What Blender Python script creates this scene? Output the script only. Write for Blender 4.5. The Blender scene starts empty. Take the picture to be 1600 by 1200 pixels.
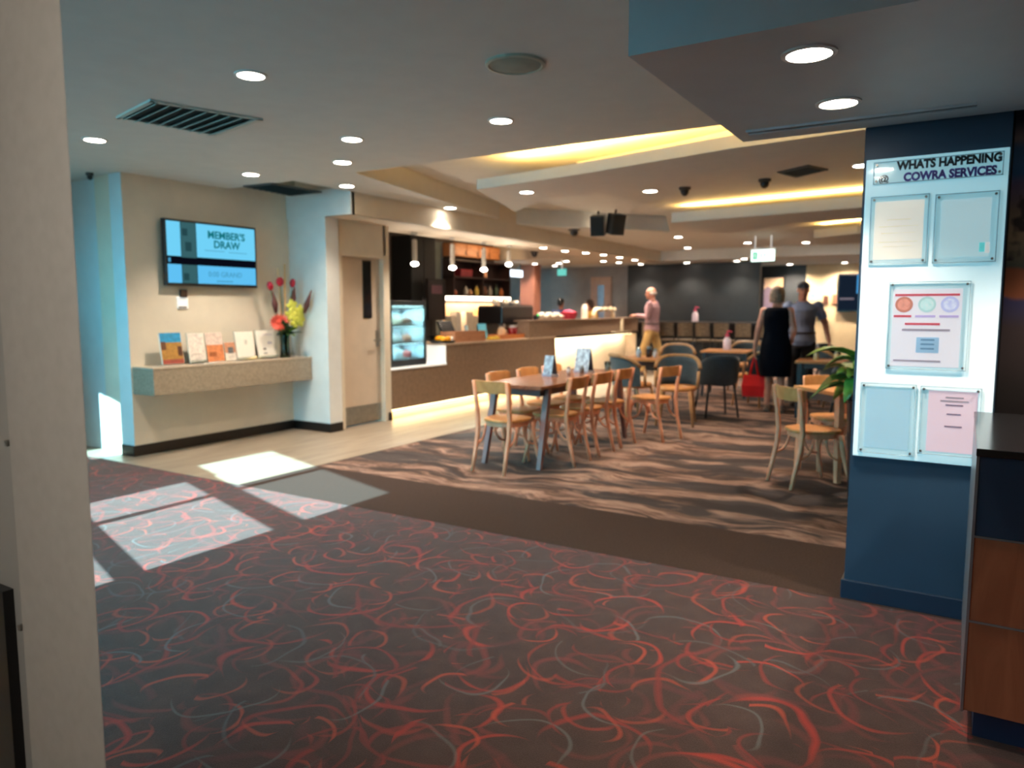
import bpy, bmesh, math, random
from mathutils import Vector, Matrix
random.seed(7)
PI = math.pi
scene = bpy.context.scene
COL = scene.collection

# ---------------------------------------------------------------- camera, world, sun, exposure
HCAM, FPX, YAW, PITCH = 1.42, 1150.0, math.radians(31.6), math.radians(5.8585)
cam_data = bpy.data.cameras.new('camera')
cam = bpy.data.objects.new('camera', cam_data); COL.objects.link(cam)
cam.location = (0, 0, HCAM)
cam.rotation_euler = (PI/2 - PITCH, 0, YAW)
cam_data.sensor_width = 36.0; cam_data.lens = FPX/1600*36
cam_data.clip_start = 0.05; cam_data.clip_end = 200
cam_data.dof.use_dof = True; cam_data.dof.focus_distance = 1.9; cam_data.dof.aperture_fstop = 3.0
scene.camera = cam
scene.view_settings.view_transform = 'Standard'; scene.view_settings.look = 'None'
scene.view_settings.gamma = 1; scene.view_settings.use_curve_mapping = False
scene.view_settings.exposure = 0.15
scene.cycles.max_bounces = 8; scene.cycles.diffuse_bounces = 5; scene.cycles.glossy_bounces = 3
scene.cycles.transmission_bounces = 6; scene.cycles.transparent_max_bounces = 12
scene.cycles.sample_clamp_indirect = 6.0
scene.cycles.use_denoising = True
scene.cycles.caustics_reflective = False; scene.cycles.caustics_refractive = False

world = bpy.data.worlds.new('sky'); scene.world = world; world.use_nodes = True
bg = world.node_tree.nodes['Background']
bg.inputs[0].default_value = (0.14, 0.62, 0.87, 1); bg.inputs[1].default_value = 13.0

sun_d = bpy.data.lights.new('sun', 'SUN'); sun = bpy.data.objects.new('sun', sun_d); COL.objects.link(sun)
sun_d.energy = 42; sun_d.angle = math.radians(0.6); sun_d.color = (0.62, 0.90, 1.0)
SUN_DIR = Vector((0.0, 0.79, -0.62))           # travels along +Y and down
sun.rotation_euler = SUN_DIR.to_track_quat('-Z', 'Y').to_euler()
sun.location = (-4, -8, 8)

LAMP = (1.0, 0.85, 0.68)
COVE = (1.0, 0.60, 0.17)

# pixel of the 1600x1200 frame -> point on a plane (used to read positions off the photograph)
_fw0 = Vector((-math.sin(YAW), math.cos(YAW), 0)); _rt = Vector((math.cos(YAW), math.sin(YAW), 0))
_fw = _fw0*math.cos(PITCH) - Vector((0, 0, 1))*math.sin(PITCH)
_up = _fw0*math.sin(PITCH) + Vector((0, 0, 1))*math.cos(PITCH)
def _ray(x, y): return _fw*FPX + _rt*(x-800) + _up*(600-y)
def GZ(x, y, z=0.0):
    d = _ray(x, y); return Vector((0, 0, HCAM)) + d*((z-HCAM)/d.z)
def GX(x, y, X):
    d = _ray(x, y); return Vector((0, 0, HCAM)) + d*(X/d.x)
def GY(x, y, Y):
    d = _ray(x, y); return Vector((0, 0, HCAM)) + d*(Y/d.y)

# ---------------------------------------------------------------- helpers: materials
def lin(c):
    out = []
    for v in c[:3]:
        v = v/255.0
        out.append(v/12.92 if v <= 0.04045 else ((v+0.055)/1.055)**2.4)
    return (*out, 1.0)
MATS = {}
class N:
    """tiny node builder"""
    def __init__(s, name):
        s.m = bpy.data.materials.new(name); s.m.use_nodes = True
        s.t = s.m.node_tree; s.b = s.t.nodes['Principled BSDF']; s.o = s.t.nodes['Material Output']
    def n(s, typ, **k):
        nd = s.t.nodes.new(typ)
        for a, v in k.items(): setattr(nd, a, v)
        return nd
    def l(s, a, b): s.t.links.new(a, b)
    def inp(s, sock, v):
        if hasattr(v, 'is_output') or isinstance(v, bpy.types.NodeSocket): s.l(v, sock)
        else: sock.default_value = v
    def math(s, op, a, b=0.0, c=0.0, clamp=False):
        nd = s.n('ShaderNodeMath', operation=op, use_clamp=clamp)
        for i, v in enumerate((a, b, c)): s.inp(nd.inputs[i], v)
        return nd.outputs[0]
    def vmath(s, op, a, b=None):
        nd = s.n('ShaderNodeVectorMath', operation=op); s.inp(nd.inputs[0], a)
        if b is not None: s.inp(nd.inputs[1], b)
        return nd.outputs[0]
    def pos(s): return s.n('ShaderNodeNewGeometry').outputs['Position']
    def obj(s): return s.n('ShaderNodeTexCoord').outputs['Object']
    def mapping(s, v, loc=(0, 0, 0), rot=(0, 0, 0), scale=(1, 1, 1)):
        nd = s.n('ShaderNodeMapping'); s.l(v, nd.inputs[0])
        nd.inputs[1].default_value = loc; nd.inputs[2].default_value = rot; nd.inputs[3].default_value = scale
        return nd.outputs[0]
    def noise(s, v, scale, detail=2.0, rough=0.5, dist=0.0, out=0):
        nd = s.n('ShaderNodeTexNoise'); s.l(v, nd.inputs['Vector'])
        nd.inputs['Scale'].default_value = scale; nd.inputs['Detail'].default_value = detail
        nd.inputs['Roughness'].default_value = rough; nd.inputs['Distortion'].default_value = dist
        return nd.outputs[out]
    def ramp(s, f, stops, interp='LINEAR'):
        nd = s.n('ShaderNodeValToRGB'); nd.color_ramp.interpolation = interp; s.l(f, nd.inputs[0])
        el = nd.color_ramp.elements
        while len(el) > 1: el.remove(el[0])
        el[0].position = stops[0][0]; el[0].color = lin(stops[0][1])
        for p, c in stops[1:]:
            e = el.new(p); e.color = lin(c)
        return nd.outputs[0]
    def mix(s, f, a, b, typ='MIX'):
        nd = s.n('ShaderNodeMix', data_type='RGBA', blend_type=typ)
        s.inp(nd.inputs[0], f); s.inp(nd.inputs[6], a); s.inp(nd.inputs[7], b)
        return nd.outputs[2]
    def bump(s, h, strength=0.2, dist=0.005):
        nd = s.n('ShaderNodeBump'); nd.inputs['Strength'].default_value = strength
        nd.inputs['Distance'].default_value = dist; s.l(h, nd.inputs['Height']); s.l(nd.outputs[0], s.b.inputs['Normal'])
def M(name, rgb=None, rough=0.5, metal=0.0, spec=0.5, var=0.06, scale=6.0, bump=0.0, emit=None, estr=0.0, sheen=0.0, coat=0.0):
    if name in MATS: return MATS[name]
    k = N(name); b = k.b
    b.inputs['Roughness'].default_value = rough; b.inputs['Metallic'].default_value = metal
    b.inputs['Specular IOR Level'].default_value = spec
    if sheen: b.inputs['Sheen Weight'].default_value = sheen
    if coat: b.inputs['Coat Weight'].default_value = coat; b.inputs['Coat Roughness'].default_value = 0.06
    f = k.noise(k.obj(), scale, 3.0)
    c0 = [max(0, v*(1-var)) for v in rgb]; c1 = [min(255, v*(1+var)) for v in rgb]
    k.l(k.ramp(f, [(0.3, c0), (0.7, c1)]), b.inputs['Base Color'])
    if bump: k.bump(k.noise(k.obj(), scale*14, 2.0), bump, 0.003)
    if emit is not None:
        b.inputs['Emission Color'].default_value = (*emit, 1) if max(emit) <= 1.001 else lin(emit)
        b.inputs['Emission Strength'].default_value = estr
    MATS[name] = k.m; return k.m
def GLASS(name, tint=(235, 250, 250), gloss=0.12, rough=0.02):
    if name in MATS: return MATS[name]
    k = N(name); t = k.n('ShaderNodeBsdfTransparent'); t.inputs[0].default_value = lin(tint)
    g = k.n('ShaderNodeBsdfGlossy'); g.inputs['Roughness'].default_value = rough
    fr = k.n('ShaderNodeFresnel'); fr.inputs[0].default_value = 1.45
    mx = k.n('ShaderNodeMixShader'); k.l(k.math('MULTIPLY', fr.outputs[0], gloss*8, clamp=True), mx.inputs[0])
    k.l(t.outputs[0], mx.inputs[1]); k.l(g.outputs[0], mx.inputs[2]); k.l(mx.outputs[0], k.o.inputs[0])
    MATS[name] = k.m; return k.m
def WOOD(name, dark, light, scale=3.0, axis=(1, 14, 14), rough=0.4, spec=0.4):
    if name in MATS: return MATS[name]
    k = N(name); v = k.mapping(k.obj(), scale=axis)
    f = k.noise(v, scale, 4.0, 0.6, 1.2)
    k.l(k.ramp(f, [(0.3, dark), (0.7, light)]), k.b.inputs['Base Color'])
    k.b.inputs['Roughness'].default_value = rough; k.b.inputs['Specular IOR Level'].default_value = spec
    MATS[name] = k.m; return k.m

# ---------------------------------------------------------------- helpers: meshes
class MB:
    def __init__(s): s.v = []; s.f = []
    def add(s, vs, fs):
        o = len(s.v); s.v += [tuple(p) for p in vs]; s.f += [tuple(i+o for i in q) for q in fs]; return s
    def box(s, x0, y0, z0, x1, y1, z1):
        x0, x1 = min(x0, x1), max(x0, x1); y0, y1 = min(y0, y1), max(y0, y1); z0, z1 = min(z0, z1), max(z0, z1)
        return s.add([(x0,y0,z0),(x1,y0,z0),(x1,y1,z0),(x0,y1,z0),(x0,y0,z1),(x1,y0,z1),(x1,y1,z1),(x0,y1,z1)],
                     [(0,3,2,1),(4,5,6,7),(0,1,5,4),(1,2,6,5),(2,3,7,6),(3,0,4,7)])
    def obox(s, c, size, rot=None):
        R = rot if rot is not None else Matrix.Identity(3); c = Vector(c)
        hx, hy, hz = size[0]/2, size[1]/2, size[2]/2
        vs = [c + R @ Vector(p) for p in ((-hx,-hy,-hz),(hx,-hy,-hz),(hx,hy,-hz),(-hx,hy,-hz),(-hx,-hy,hz),(hx,-hy,hz),(hx,hy,hz),(-hx,hy,hz))]
        return s.add(vs, [(0,3,2,1),(4,5,6,7),(0,1,5,4),(1,2,6,5),(2,3,7,6),(3,0,4,7)])
    def prism(s, poly, z0, z1):
        a = sum(poly[i][0]*poly[(i+1)%len(poly)][1]-poly[(i+1)%len(poly)][0]*poly[i][1] for i in range(len(poly)))
        if a < 0: poly = poly[::-1]
        n = len(poly)
        vs = [(x, y, z0) for x, y in poly] + [(x, y, z1) for x, y in poly]
        fs = [tuple(range(n-1, -1, -1)), tuple(range(n, 2*n))] + [(i, (i+1)%n, n+(i+1)%n, n+i) for i in range(n)]
        return s.add(vs, fs)
    def tube(s, pts, r, n=8, ry=None, ref=None, cap=True):
        P = [Vector(p) for p in pts]; k = len(P)
        R = r if isinstance(r, (list, tuple)) else [r]*k
        RY = R if ry is None else (ry if isinstance(ry, (list, tuple)) else [ry]*k)
        vs = []; fs = []; px = None
        for i in range(k):
            t = (P[min(i+1, k-1)] - P[max(i-1, 0)])
            t = t.normalized() if t.length > 1e-9 else Vector((0, 0, 1))
            if px is None:
                px = Vector(ref) if ref is not None else (Vector((1, 0, 0)) if abs(t.x) < 0.9 else Vector((0, 1, 0)))
            px = px - t*px.dot(t)
            px = px.normalized() if px.length > 1e-6 else t.orthogonal().normalized()
            py = t.cross(px)
            for j in range(n):
                a = 2*PI*j/n
                vs.append(P[i] + px*(R[i]*math.cos(a)) + py*(RY[i]*math.sin(a)))
        for i in range(k-1):
            for j in range(n):
                fs.append((i*n+j, i*n+(j+1)%n, (i+1)*n+(j+1)%n, (i+1)*n+j))
        if cap: fs += [tuple(range(n-1, -1, -1)), tuple(range((k-1)*n, k*n))]
        return s.add(vs, fs)
    def cyl(s, x, y, z0, z1, r, r2=None, n=16): return s.tube([(x, y, z0), (x, y, z1)], [r, r if r2 is None else r2], n)
    def lathe(s, prof, c=(0, 0, 0), n=16):
        vs = []; fs = []; m = len(prof)
        for r, z in prof:
            for j in range(n):
                a = 2*PI*j/n; vs.append((c[0]+r*math.cos(a), c[1]+r*math.sin(a), c[2]+z))
        for i in range(m-1):
            for j in range(n): fs.append((i*n+j, i*n+(j+1)%n, (i+1)*n+(j+1)%n, (i+1)*n+j))
        fs += [tuple(range(n-1, -1, -1)), tuple(range((m-1)*n, m*n))]
        return s.add(vs, fs)
    def ell(s, c, r, n=14, m=9, rot=None):
        R = rot if rot is not None else Matrix.Identity(3); c = Vector(c)
        vs = [c + R @ Vector((0, 0, -r[2]))]; fs = []
        for i in range(1, m):
            t = PI*i/m
            for j in range(n):
                a = 2*PI*j/n
                vs.append(c + R @ Vector((r[0]*math.sin(t)*math.cos(a), r[1]*math.sin(t)*math.sin(a), -r[2]*math.cos(t))))
        vs.append(c + R @ Vector((0, 0, r[2]))); e = len(vs)-1
        for j in range(n): fs.append((0, 1+(j+1)%n, 1+j))
        for i in range(m-2):
            for j in range(n): fs.append((1+i*n+j, 1+i*n+(j+1)%n, 1+(i+1)*n+(j+1)%n, 1+(i+1)*n+j))
        for j in range(n): fs.append((1+(m-2)*n+j, 1+(m-2)*n+(j+1)%n, e))
        return s.add(vs, fs)
    def strip(s, rows, th=0.0):
        """sheet through rows of points; th gives it thickness along Z or its normal"""
        n = len(rows[0]); vs = [p for r in rows for p in r]; fs = []
        for i in range(len(rows)-1):
            for j in range(n-1): fs.append((i*n+j, i*n+j+1, (i+1)*n+j+1, (i+1)*n+j))
        return s.add(vs, fs)
    def leaf(s, base, tip, width, droop=0.0, fold=0.15, seg=6, side=None):
        b = Vector(base); t = Vector(tip); d = t-b
        sd = Vector(side).normalized() if side is not None else d.cross(Vector((0, 0, 1)))
        sd = sd.normalized() if sd.length > 1e-5 else Vector((1, 0, 0))
        nn = sd.cross(d).normalized(); rows = []
        for i in range(seg+1):
            u = i/seg; p = b + d*u + Vector((0, 0, 1))*(-droop*(u*u) + droop*0.55*math.sin(u*PI))
            w = width*max(0.06, math.sin(PI*min(1, u*0.94+0.06))**0.8)*(1-0.25*u)
            rows.append([p - sd*w + nn*w*fold*2, p, p + sd*w + nn*w*fold*2])
        s.strip(rows); return s
    def mesh(s, name, smooth=False):
        me = bpy.data.meshes.new(name); me.from_pydata(s.v, [], s.f); me.validate()
        if smooth: me.polygons.foreach_set('use_smooth', [True]*len(me.polygons))
        me.update(); return me
    def build(s, name, mat, parent=None, smooth=False, bevel=0.0, seg=2, solid=0.0, subd=0, loc=None, rz=0.0):
        me = s.mesh(name, smooth); me.materials.append(mat)
        o = bpy.data.objects.new(name, me); COL.objects.link(o)
        if parent is not None: o.parent = parent
        if loc is not None: o.location = loc
        if rz: o.rotation_euler = (0, 0, rz)
        if solid:
            md = o.modifiers.new('solid', 'SOLIDIFY'); md.thickness = solid; md.offset = 0
        if bevel:
            md = o.modifiers.new('bevel', 'BEVEL'); md.width = bevel; md.segments = seg; md.limit_method = 'ANGLE'; md.angle_limit = math.radians(40)
        if subd:
            md = o.modifiers.new('sub', 'SUBSURF'); md.levels = subd; md.render_levels = subd
        return o
def bake(mb, name, mat, voxel, parent=None, smooth_it=4, loc=None, rz=0.0):
    """join overlapping lofts into one continuous surface"""
    me = mb.mesh(name); o = bpy.data.objects.new(name, me); COL.objects.link(o)
    r = o.modifiers.new('r', 'REMESH'); r.mode = 'VOXEL'; r.voxel_size = voxel
    sm = o.modifiers.new('s', 'SMOOTH'); sm.iterations = smooth_it; sm.factor = 0.5
    dg = bpy.context.evaluated_depsgraph_get(); dg.update()
    me2 = bpy.data.meshes.new_from_object(o.evaluated_get(dg))
    o.modifiers.clear(); o.data = me2; me2.materials.clear(); me2.materials.append(mat)
    me2.polygons.foreach_set('use_smooth', [True]*len(me2.polygons))
    if parent is not None: o.parent = parent
    if loc is not None: o.location = loc
    if rz: o.rotation_euler = (0, 0, rz)
    return o
def tag(o, label, cat, group=None, kind=None):
    o['label'] = label; o['category'] = cat
    if group: o['group'] = group
    if kind: o['kind'] = kind
    return o
def thing(name, label, cat, loc=(0, 0, 0), rz=0.0, group=None):
    o = bpy.data.objects.new(name, None); COL.objects.link(o); o.empty_display_size = 0.1
    o.location = loc; o.rotation_euler = (0, 0, rz); return tag(o, label, cat, group)
def struct(name, mb, mat, parent=None, **k):
    o = mb.build(name, mat, parent, **k)
    if parent is None: o['kind'] = 'structure'
    return o
def dup(root, loc, rz, label):
    r = root.copy(); COL.objects.link(r); r.location = loc; r.rotation_euler = (0, 0, rz); r['label'] = label
    for ch in list(root.children):
        c = ch.copy(); COL.objects.link(c); c.parent = r
        for g in list(ch.children):
            d = g.copy(); COL.objects.link(d); d.parent = c
    return r
def text(body, size, mat, parent, loc, rot, name='lettering', depth=0.0008, align='CENTER', bold=0.0, sx=1.0):
    cu = bpy.data.curves.new(name, 'FONT'); cu.body = body; cu.size = size; cu.align_x = align; cu.align_y = 'CENTER'
    cu.extrude = depth; cu.offset = bold; cu.resolution_u = 3
    o = bpy.data.objects.new(name, cu); COL.objects.link(o)
    dg = bpy.context.evaluated_depsgraph_get(); me = bpy.data.meshes.new_from_object(o.evaluated_get(dg))
    bpy.data.objects.remove(o); me.name = name; me.materials.clear(); me.materials.append(mat)
    o = bpy.data.objects.new(name, me); COL.objects.link(o)
    if parent is not None: o.parent = parent
    o.location = loc; o.rotation_euler = rot; o.scale = (sx, 1, 1); return o
def Rz(a): return Matrix.Rotation(a, 3, 'Z')
def Rx(a): return Matrix.Rotation(a, 3, 'X')
def Ry(a): return Matrix.Rotation(a, 3, 'Y')

# ---------------------------------------------------------------- floor materials
def lobby_carpet():
    k = N('lobby_carpet'); P = k.pos()
    base = k.ramp(k.noise(P, 9.0, 3.0), [(0.3, (40, 32, 30)), (0.7, (58, 46, 42))])
    fine = k.noise(P, 260.0, 1.0)
    base = k.mix(0.35, base, k.ramp(fine, [(0.3, (26, 22, 22)), (0.7, (72, 62, 60))]))
    warp = k.vmath('SCALE', k.vmath('SUBTRACT', k.noise(P, 3.2, 1.0, out=1), (0.5, 0.5, 0.5)))
    warp.node.inputs[3].default_value = 0.16
    pw = k.vmath('ADD', P, warp)
    col = base
    layers = [(2.3, .46, (84, 44, 44), .020), (3.1, .44, (92, 46, 44), .018), (1.7, .52, (78, 44, 46), .024), (2.7, .46, (104, 48, 46), .016),
              (3.0, .43, (150, 50, 40), .012), (3.9, .42, (156, 62, 44), .011), (2.2, .47, (140, 44, 38), .014), (2.6, .45, (78, 86, 86), .008), (1.9, .50, (66, 72, 74), .009), (3.4, .42, (120, 42, 40), .010), (1.4, .54, (108, 42, 40), .013)]
    for i, (s, r0, c, w) in enumerate(layers):
        v = k.mapping(pw, loc=(i*3.71, i*5.13, 0), rot=(0, 0, i*0.8))
        vo = k.n('ShaderNodeTexVoronoi', voronoi_dimensions='2D', feature='F1')
        k.l(v, vo.inputs['Vector']); vo.inputs['Scale'].default_value = s
        sep = k.n('ShaderNodeSeparateColor'); k.l(vo.outputs['Color'], sep.inputs[0])
        rad = k.math('MULTIPLY_ADD', sep.outputs[0], 0.22, r0-0.11)
        d = k.math('ABSOLUTE', k.math('SUBTRACT', vo.outputs['Distance'], rad))
        dm = k.vmath('SUBTRACT', v, vo.outputs['Position'])
        sx = k.n('ShaderNodeSeparateXYZ'); k.l(dm, sx.inputs[0])
        ang = k.math('ARCTAN2', sx.outputs[1], sx.outputs[0])
        arc = k.math('SINE', k.math('ADD', k.math('MULTIPLY', sep.outputs[1], 6.28), ang))
        arc = k.math('MULTIPLY', k.math('ADD', arc, 0.15), 1.3, clamp=True)
        line = k.math('SUBTRACT', 1.0, k.math('DIVIDE', d, k.math('MULTIPLY_ADD', arc, w*s*0.85, w*s*0.15)), clamp=True)
        line = k.math('POWER', line, 0.55)
        mk = k.math('MULTIPLY', k.math('MULTIPLY', line, arc), k.math('MULTIPLY_ADD', sep.outputs[2], 0.5, 0.5), clamp=True)
        mk = k.math('MULTIPLY', mk, k.math('MULTIPLY_ADD', fine, 0.5, 0.6), clamp=True)
        col = k.mix(mk, col, lin(c))
    k.l(col, k.b.inputs['Base Color']); k.b.inputs['Roughness'].default_value = 0.95
    k.b.inputs['Specular IOR Level'].default_value = 0.1; k.b.inputs['Sheen Weight'].default_value = 0.3; k.b.inputs['Sheen Tint'].default_value = (0.85, 0.5, 0.45, 1)
    k.bump(fine, 0.35, 0.004)
    return k.m
def cafe_carpet():
    k = N('cafe_carpet'); P = k.pos()
    warp = k.vmath('SCALE', k.vmath('SUBTRACT', k.noise(P, 1.3, 2.0, out=1), (0.5, 0.5, 0.5))); warp.node.inputs[3].default_value = 0.75
    pw = k.vmath('ADD', P, warp)
    v = k.mapping(pw, rot=(0, 0, math.radians(-24)), scale=(0.6, 3.2, 1))
    f = k.noise(v, 1.6, 6.0, 0.66, 0.25)
    v2 = k.mapping(pw, loc=(4, 9, 0), rot=(0, 0, math.radians(-18)), scale=(0.55, 2.2, 1))
    g = k.noise(v2, 1.25, 4.0, 0.62)
    c = k.ramp(f, [(0.34, (30, 28, 29)), (0.42, (62, 47, 42)), (0.47, (104, 78, 66)), (0.53, (142, 111, 97)), (0.58, (160, 131, 116)), (0.63, (106, 75, 60)), (0.70, (58, 44, 40))])
    c = k.mix(k.math('MULTIPLY', k.math('SUBTRACT', g, 0.47), 12.0, clamp=True), c, k.ramp(f, [(0.4, (24, 27, 32)), (0.62, (54, 52, 54))]))
    c = k.mix(0.22, c, k.ramp(k.noise(P, 220.0, 1.0), [(0.3, (36, 30, 30)), (0.7, (140, 116, 104))]))
    k.l(c, k.b.inputs['Base Color']); k.b.inputs['Roughness'].default_value = 0.95; k.b.inputs['Specular IOR Level'].default_value = 0.1
    k.bump(k.noise(P, 220.0, 1.0), 0.3, 0.004); return k.m
def vinyl():
    k = N('vinyl_floor'); P = k.pos()
    v = k.mapping(P, rot=(0, 0, math.radians(8)), scale=(7.0, 0.8, 1))
    f = k.noise(v, 1.6, 5.0, 0.6, 0.4)
    c = k.ramp(f, [(0.25, (118, 104, 90)), (0.5, (140, 125, 108)), (0.75, (156, 141, 124))])
    k.l(c, k.b.inputs['Base Color']); k.b.inputs['Roughness'].default_value = 0.42; k.b.inputs['Specular IOR Level'].default_value = 0.35
    return k.m

PAINT = M('ceiling_paint', (216, 214, 208), 0.75, var=0.012)
WALL = M('cream_wall_paint', (226, 214, 194), 0.6, var=0.015)
WHITEWALL = M('white_wall_paint', (222, 222, 218), 0.55, var=0.015)
BLUEWALL = M('entry_wall_paint', (214, 224, 226), 0.6, var=0.015)
NAVY = M('navy_paint', (32, 56, 76), 0.45, var=0.03)
DARKNAVY = M('dark_navy_laminate', (20, 42, 62), 0.4, var=0.03)
CHAR = M('charcoal_wall', (44, 46, 48), 0.45, var=0.05, spec=0.4)
SKIRT = M('black_skirting', (24, 20, 19), 0.35, var=0.04)
BLACK = M('black_plastic', (14, 14, 16), 0.35, var=0.04)
STEEL = M('brushed_steel', (170, 168, 164), 0.28, 1.0, var=0.05, scale=20)
ALU = M('silver_aluminium', (150, 160, 170), 0.32, 0.9, var=0.03)
STONE = M('taupe_stone_laminate', (140, 124, 106), 0.5, var=0.06, scale=30, bump=0.04)
TAUPE = M('taupe_counter_cladding', (132, 108, 88), 0.5, var=0.07, scale=18)
WHITE = M('white_satin', (232, 230, 226), 0.4, var=0.01)
GREYW = M('grey_wall', (150, 146, 144), 0.6, var=0.03)
LENS = M('lamp_lens', (255, 240, 220), 0.4, emit=(1.0, 0.90, 0.76), estr=30.0)
TRIM = M('lamp_trim', (225, 222, 216), 0.35, var=0.01)
GLS = GLASS('clear_glass')
OUT = M('pale_concrete', (92, 94, 96), 0.9, var=0.06)

# ---------------------------------------------------------------- floor
X_CAFE, Y_STRIP0, Y_STRIP1 = -4.95, 3.82, 4.66
LOB = lobby_carpet()
f0 = struct('floor', MB().prism([(-8.9, Y_STRIP0), (-8.9, 2.5), (-1.45, 0.12), (-1.45, -3.2), (5.2, -3.2), (5.2, Y_STRIP0)], -0.08, 0.0), LOB)
struct('floor', MB().box(X_CAFE, Y_STRIP0, -0.08, 5.2, Y_STRIP1, 0.001), M('brown_border_carpet', (60, 47, 42), 0.95, var=0.10, scale=90, bump=0.3, spec=0.1))
struct('floor', MB().box(X_CAFE, Y_STRIP1, -0.08, 5.2, 19.2, 0.0), cafe_carpet())
struct('floor', MB().box(-12.5, Y_STRIP0, -0.08, X_CAFE, 19.2, 0.002), vinyl())
struct('ground', MB().box(-40, -40, -0.2, 40, 40, -0.1), OUT)

# ---------------------------------------------------------------- walls of the lobby
XW, XP, YP = -6.75, -6.15, 6.02
wl = struct('wall_left', MB().box(-7.2, 4.05, 0, XW, YP+0.2, 2.9), WALL)
struct('wall_entry', MB().box(-9.0, 4.11, 0, XW-0.02, 4.3, 2.9), BLUEWALL)
struct('wall_entry', MB().box(-6.95, 4.046, 0, XW-0.001, 4.12, 2.9), BLUEWALL)          # proud end of the cream wall
# pier and the wall with the door
struct('wall_pier', MB().box(XW-0.3, YP, 0, XP, 6.22, 2.44), WHITEWALL)
WD = -6.19
w = MB(); w.box(WD-0.14, 6.22, 2.075, WD, 7.06, 2.44); w.box(WD-0.14, 7.02, 0, WD, 7.13, 2.44); w.box(WD-0.14, 6.2, 0, WD, 6.27, 2.44)
struct('wall_door', w, WALL)
struct('wall_door_back', MB().box(-9.3, 7.08, 0, WD-0.2, 7.125, 2.9), CHAR)
for nm, b in (('baseboard_left', (XW, 4.03, 0, XW+0.014, YP, 0.105)), ('baseboard_end', (-6.95, 4.03, 0, XW, 4.046, 0.105)),
              ('baseboard_pier', (XW+0.014, YP-0.014, 0, XP+0.014, YP, 0.105)), ('baseboard_pier_side', (XP, YP, 0, XP+0.014, 6.215, 0.105)),
              ('baseboard_counter_end', (WD, 7.07, 0, WD+0.014, 7.13, 0.105))):
    struct(nm, MB().box(*b), SKIRT, bevel=0.004)
# door
CREAMDOOR = M('cream_door_paint', (202, 184, 164), 0.45, var=0.02)
dl = struct('door_1', MB().box(WD-0.10, 6.30, 0.02, WD-0.055, 7.0, 2.03), CREAMDOOR, bevel=0.004)
fr = MB(); fr.box(WD-0.12, 6.255, 0, WD+0.012, 6.30, 2.075); fr.box(WD-0.12, 7.0, 0, WD+0.012, 7.045, 2.075); fr.box(WD-0.12, 6.30, 2.03, WD+0.012, 7.0, 2.075)
fr.build('door_frame', WALL, dl, bevel=0.004)
MB().box(WD-0.056, 6.31, 0.03, WD-0.05, 6.99, 0.24).build('kick_plate', STEEL, dl)['label'] = 'brushed steel kick plate'
fr = MB(); fr.box(WD-0.058, 6.70, 1.30, WD-0.048, 6.712, 2.0); fr.box(WD-0.058, 6.838, 1.30, WD-0.048, 6.85, 2.0)
fr.box(WD-0.058, 6.712, 1.30, WD-0.048, 6.838, 1.312); fr.box(WD-0.058, 6.712, 1.988, WD-0.048, 6.838, 2.0)
vp = MB().box(WD-0.054, 6.712, 1.312, WD-0.050, 6.838, 1.988).build('vision_panel', M('dark_glass', (28, 28, 30), 0.08, spec=0.7), dl); vp['label'] = 'narrow dark glass vision panel'
fr.build('vision_panel_frame', BLACK, vp)
hd = MB(); hd.box(WD-0.055, 6.92, 0.95, WD-0.045, 6.965, 1.15); hd.tube([(WD-0.05, 6.942, 1.03), (WD-0.0, 6.942, 1.03), (WD-0.0, 6.83, 1.03)], 0.010, 8)
hd.build('handle', STEEL, dl, smooth=False)['label'] = 'steel lever handle on a long plate'

# ---------------------------------------------------------------- facade (daylight side), angled glazing with rails and mullions
FA, FB = Vector((-1.40, 0.205, 0)), Vector((-8.1, 2.31, 0)); FD = (FB-FA).normalized(); FN = Vector((-FD.y, FD.x, 0))
FL = (FB-FA).length; FANG = math.atan2(FD.y, FD.x)
FRAME = M('dark_window_frame', (46, 48, 50), 0.4, 0.3, var=0.03)
def fx(X): return (X-FA.x)/FD.x
def facade_bar(mb, s0, s1, z0, z1, th=0.08):
    c = FA + FD*((s0+s1)/2); mb.obox((c.x, c.y, (z0+z1)/2), (s1-s0, th, z1-z0), Rz(FANG))
wf = MB()
facade_bar(wf, 0, fx(-3.70), 2.60, 2.9, 0.14); facade_bar(wf, fx(-3.60), fx(-3.70), 0, 2.6, 0.14)
for s0, s1, z0, z1 in ((fx(-5.90), fx(-6.93), 2.66, 2.9), (fx(-6.87), fx(-6.95), 0, 2.66), (fx(-7.45), FL, 0, 2.9), (fx(-6.93), fx(-7.45), 2.2, 2.9), (fx(-6.93), fx(-7.45), 0, 1.35), (fx(-5.42), fx(-5.9), 0, 1.9)):
    facade_bar(wf, s0, s1, z0, z1, 0.14)
facade_bar(wf, fx(-3.70), fx(-5.9), 2.66, 2.9, 0.14)
struct('wall_facade', wf, WHITEWALL)
w1 = MB()
facade_bar(w1, fx(-4.80), fx(-4.87), 0, 2.66, 0.05); facade_bar(w1, fx(-3.70), fx(-3.73), 0, 2.66, 0.05); facade_bar(w1, fx(-5.87), fx(-5.9), 1.9, 2.66, 0.05)
facade_bar(w1, fx(-3.7), fx(-5.42), 0.92, 1.02, 0.05); facade_bar(w1, fx(-3.7), fx(-5.9), 1.74, 1.91, 0.05); facade_bar(w1, fx(-3.7), fx(-5.42), 0.0, 0.10, 0.05)
wfr = struct('window_1', w1, FRAME)
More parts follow.
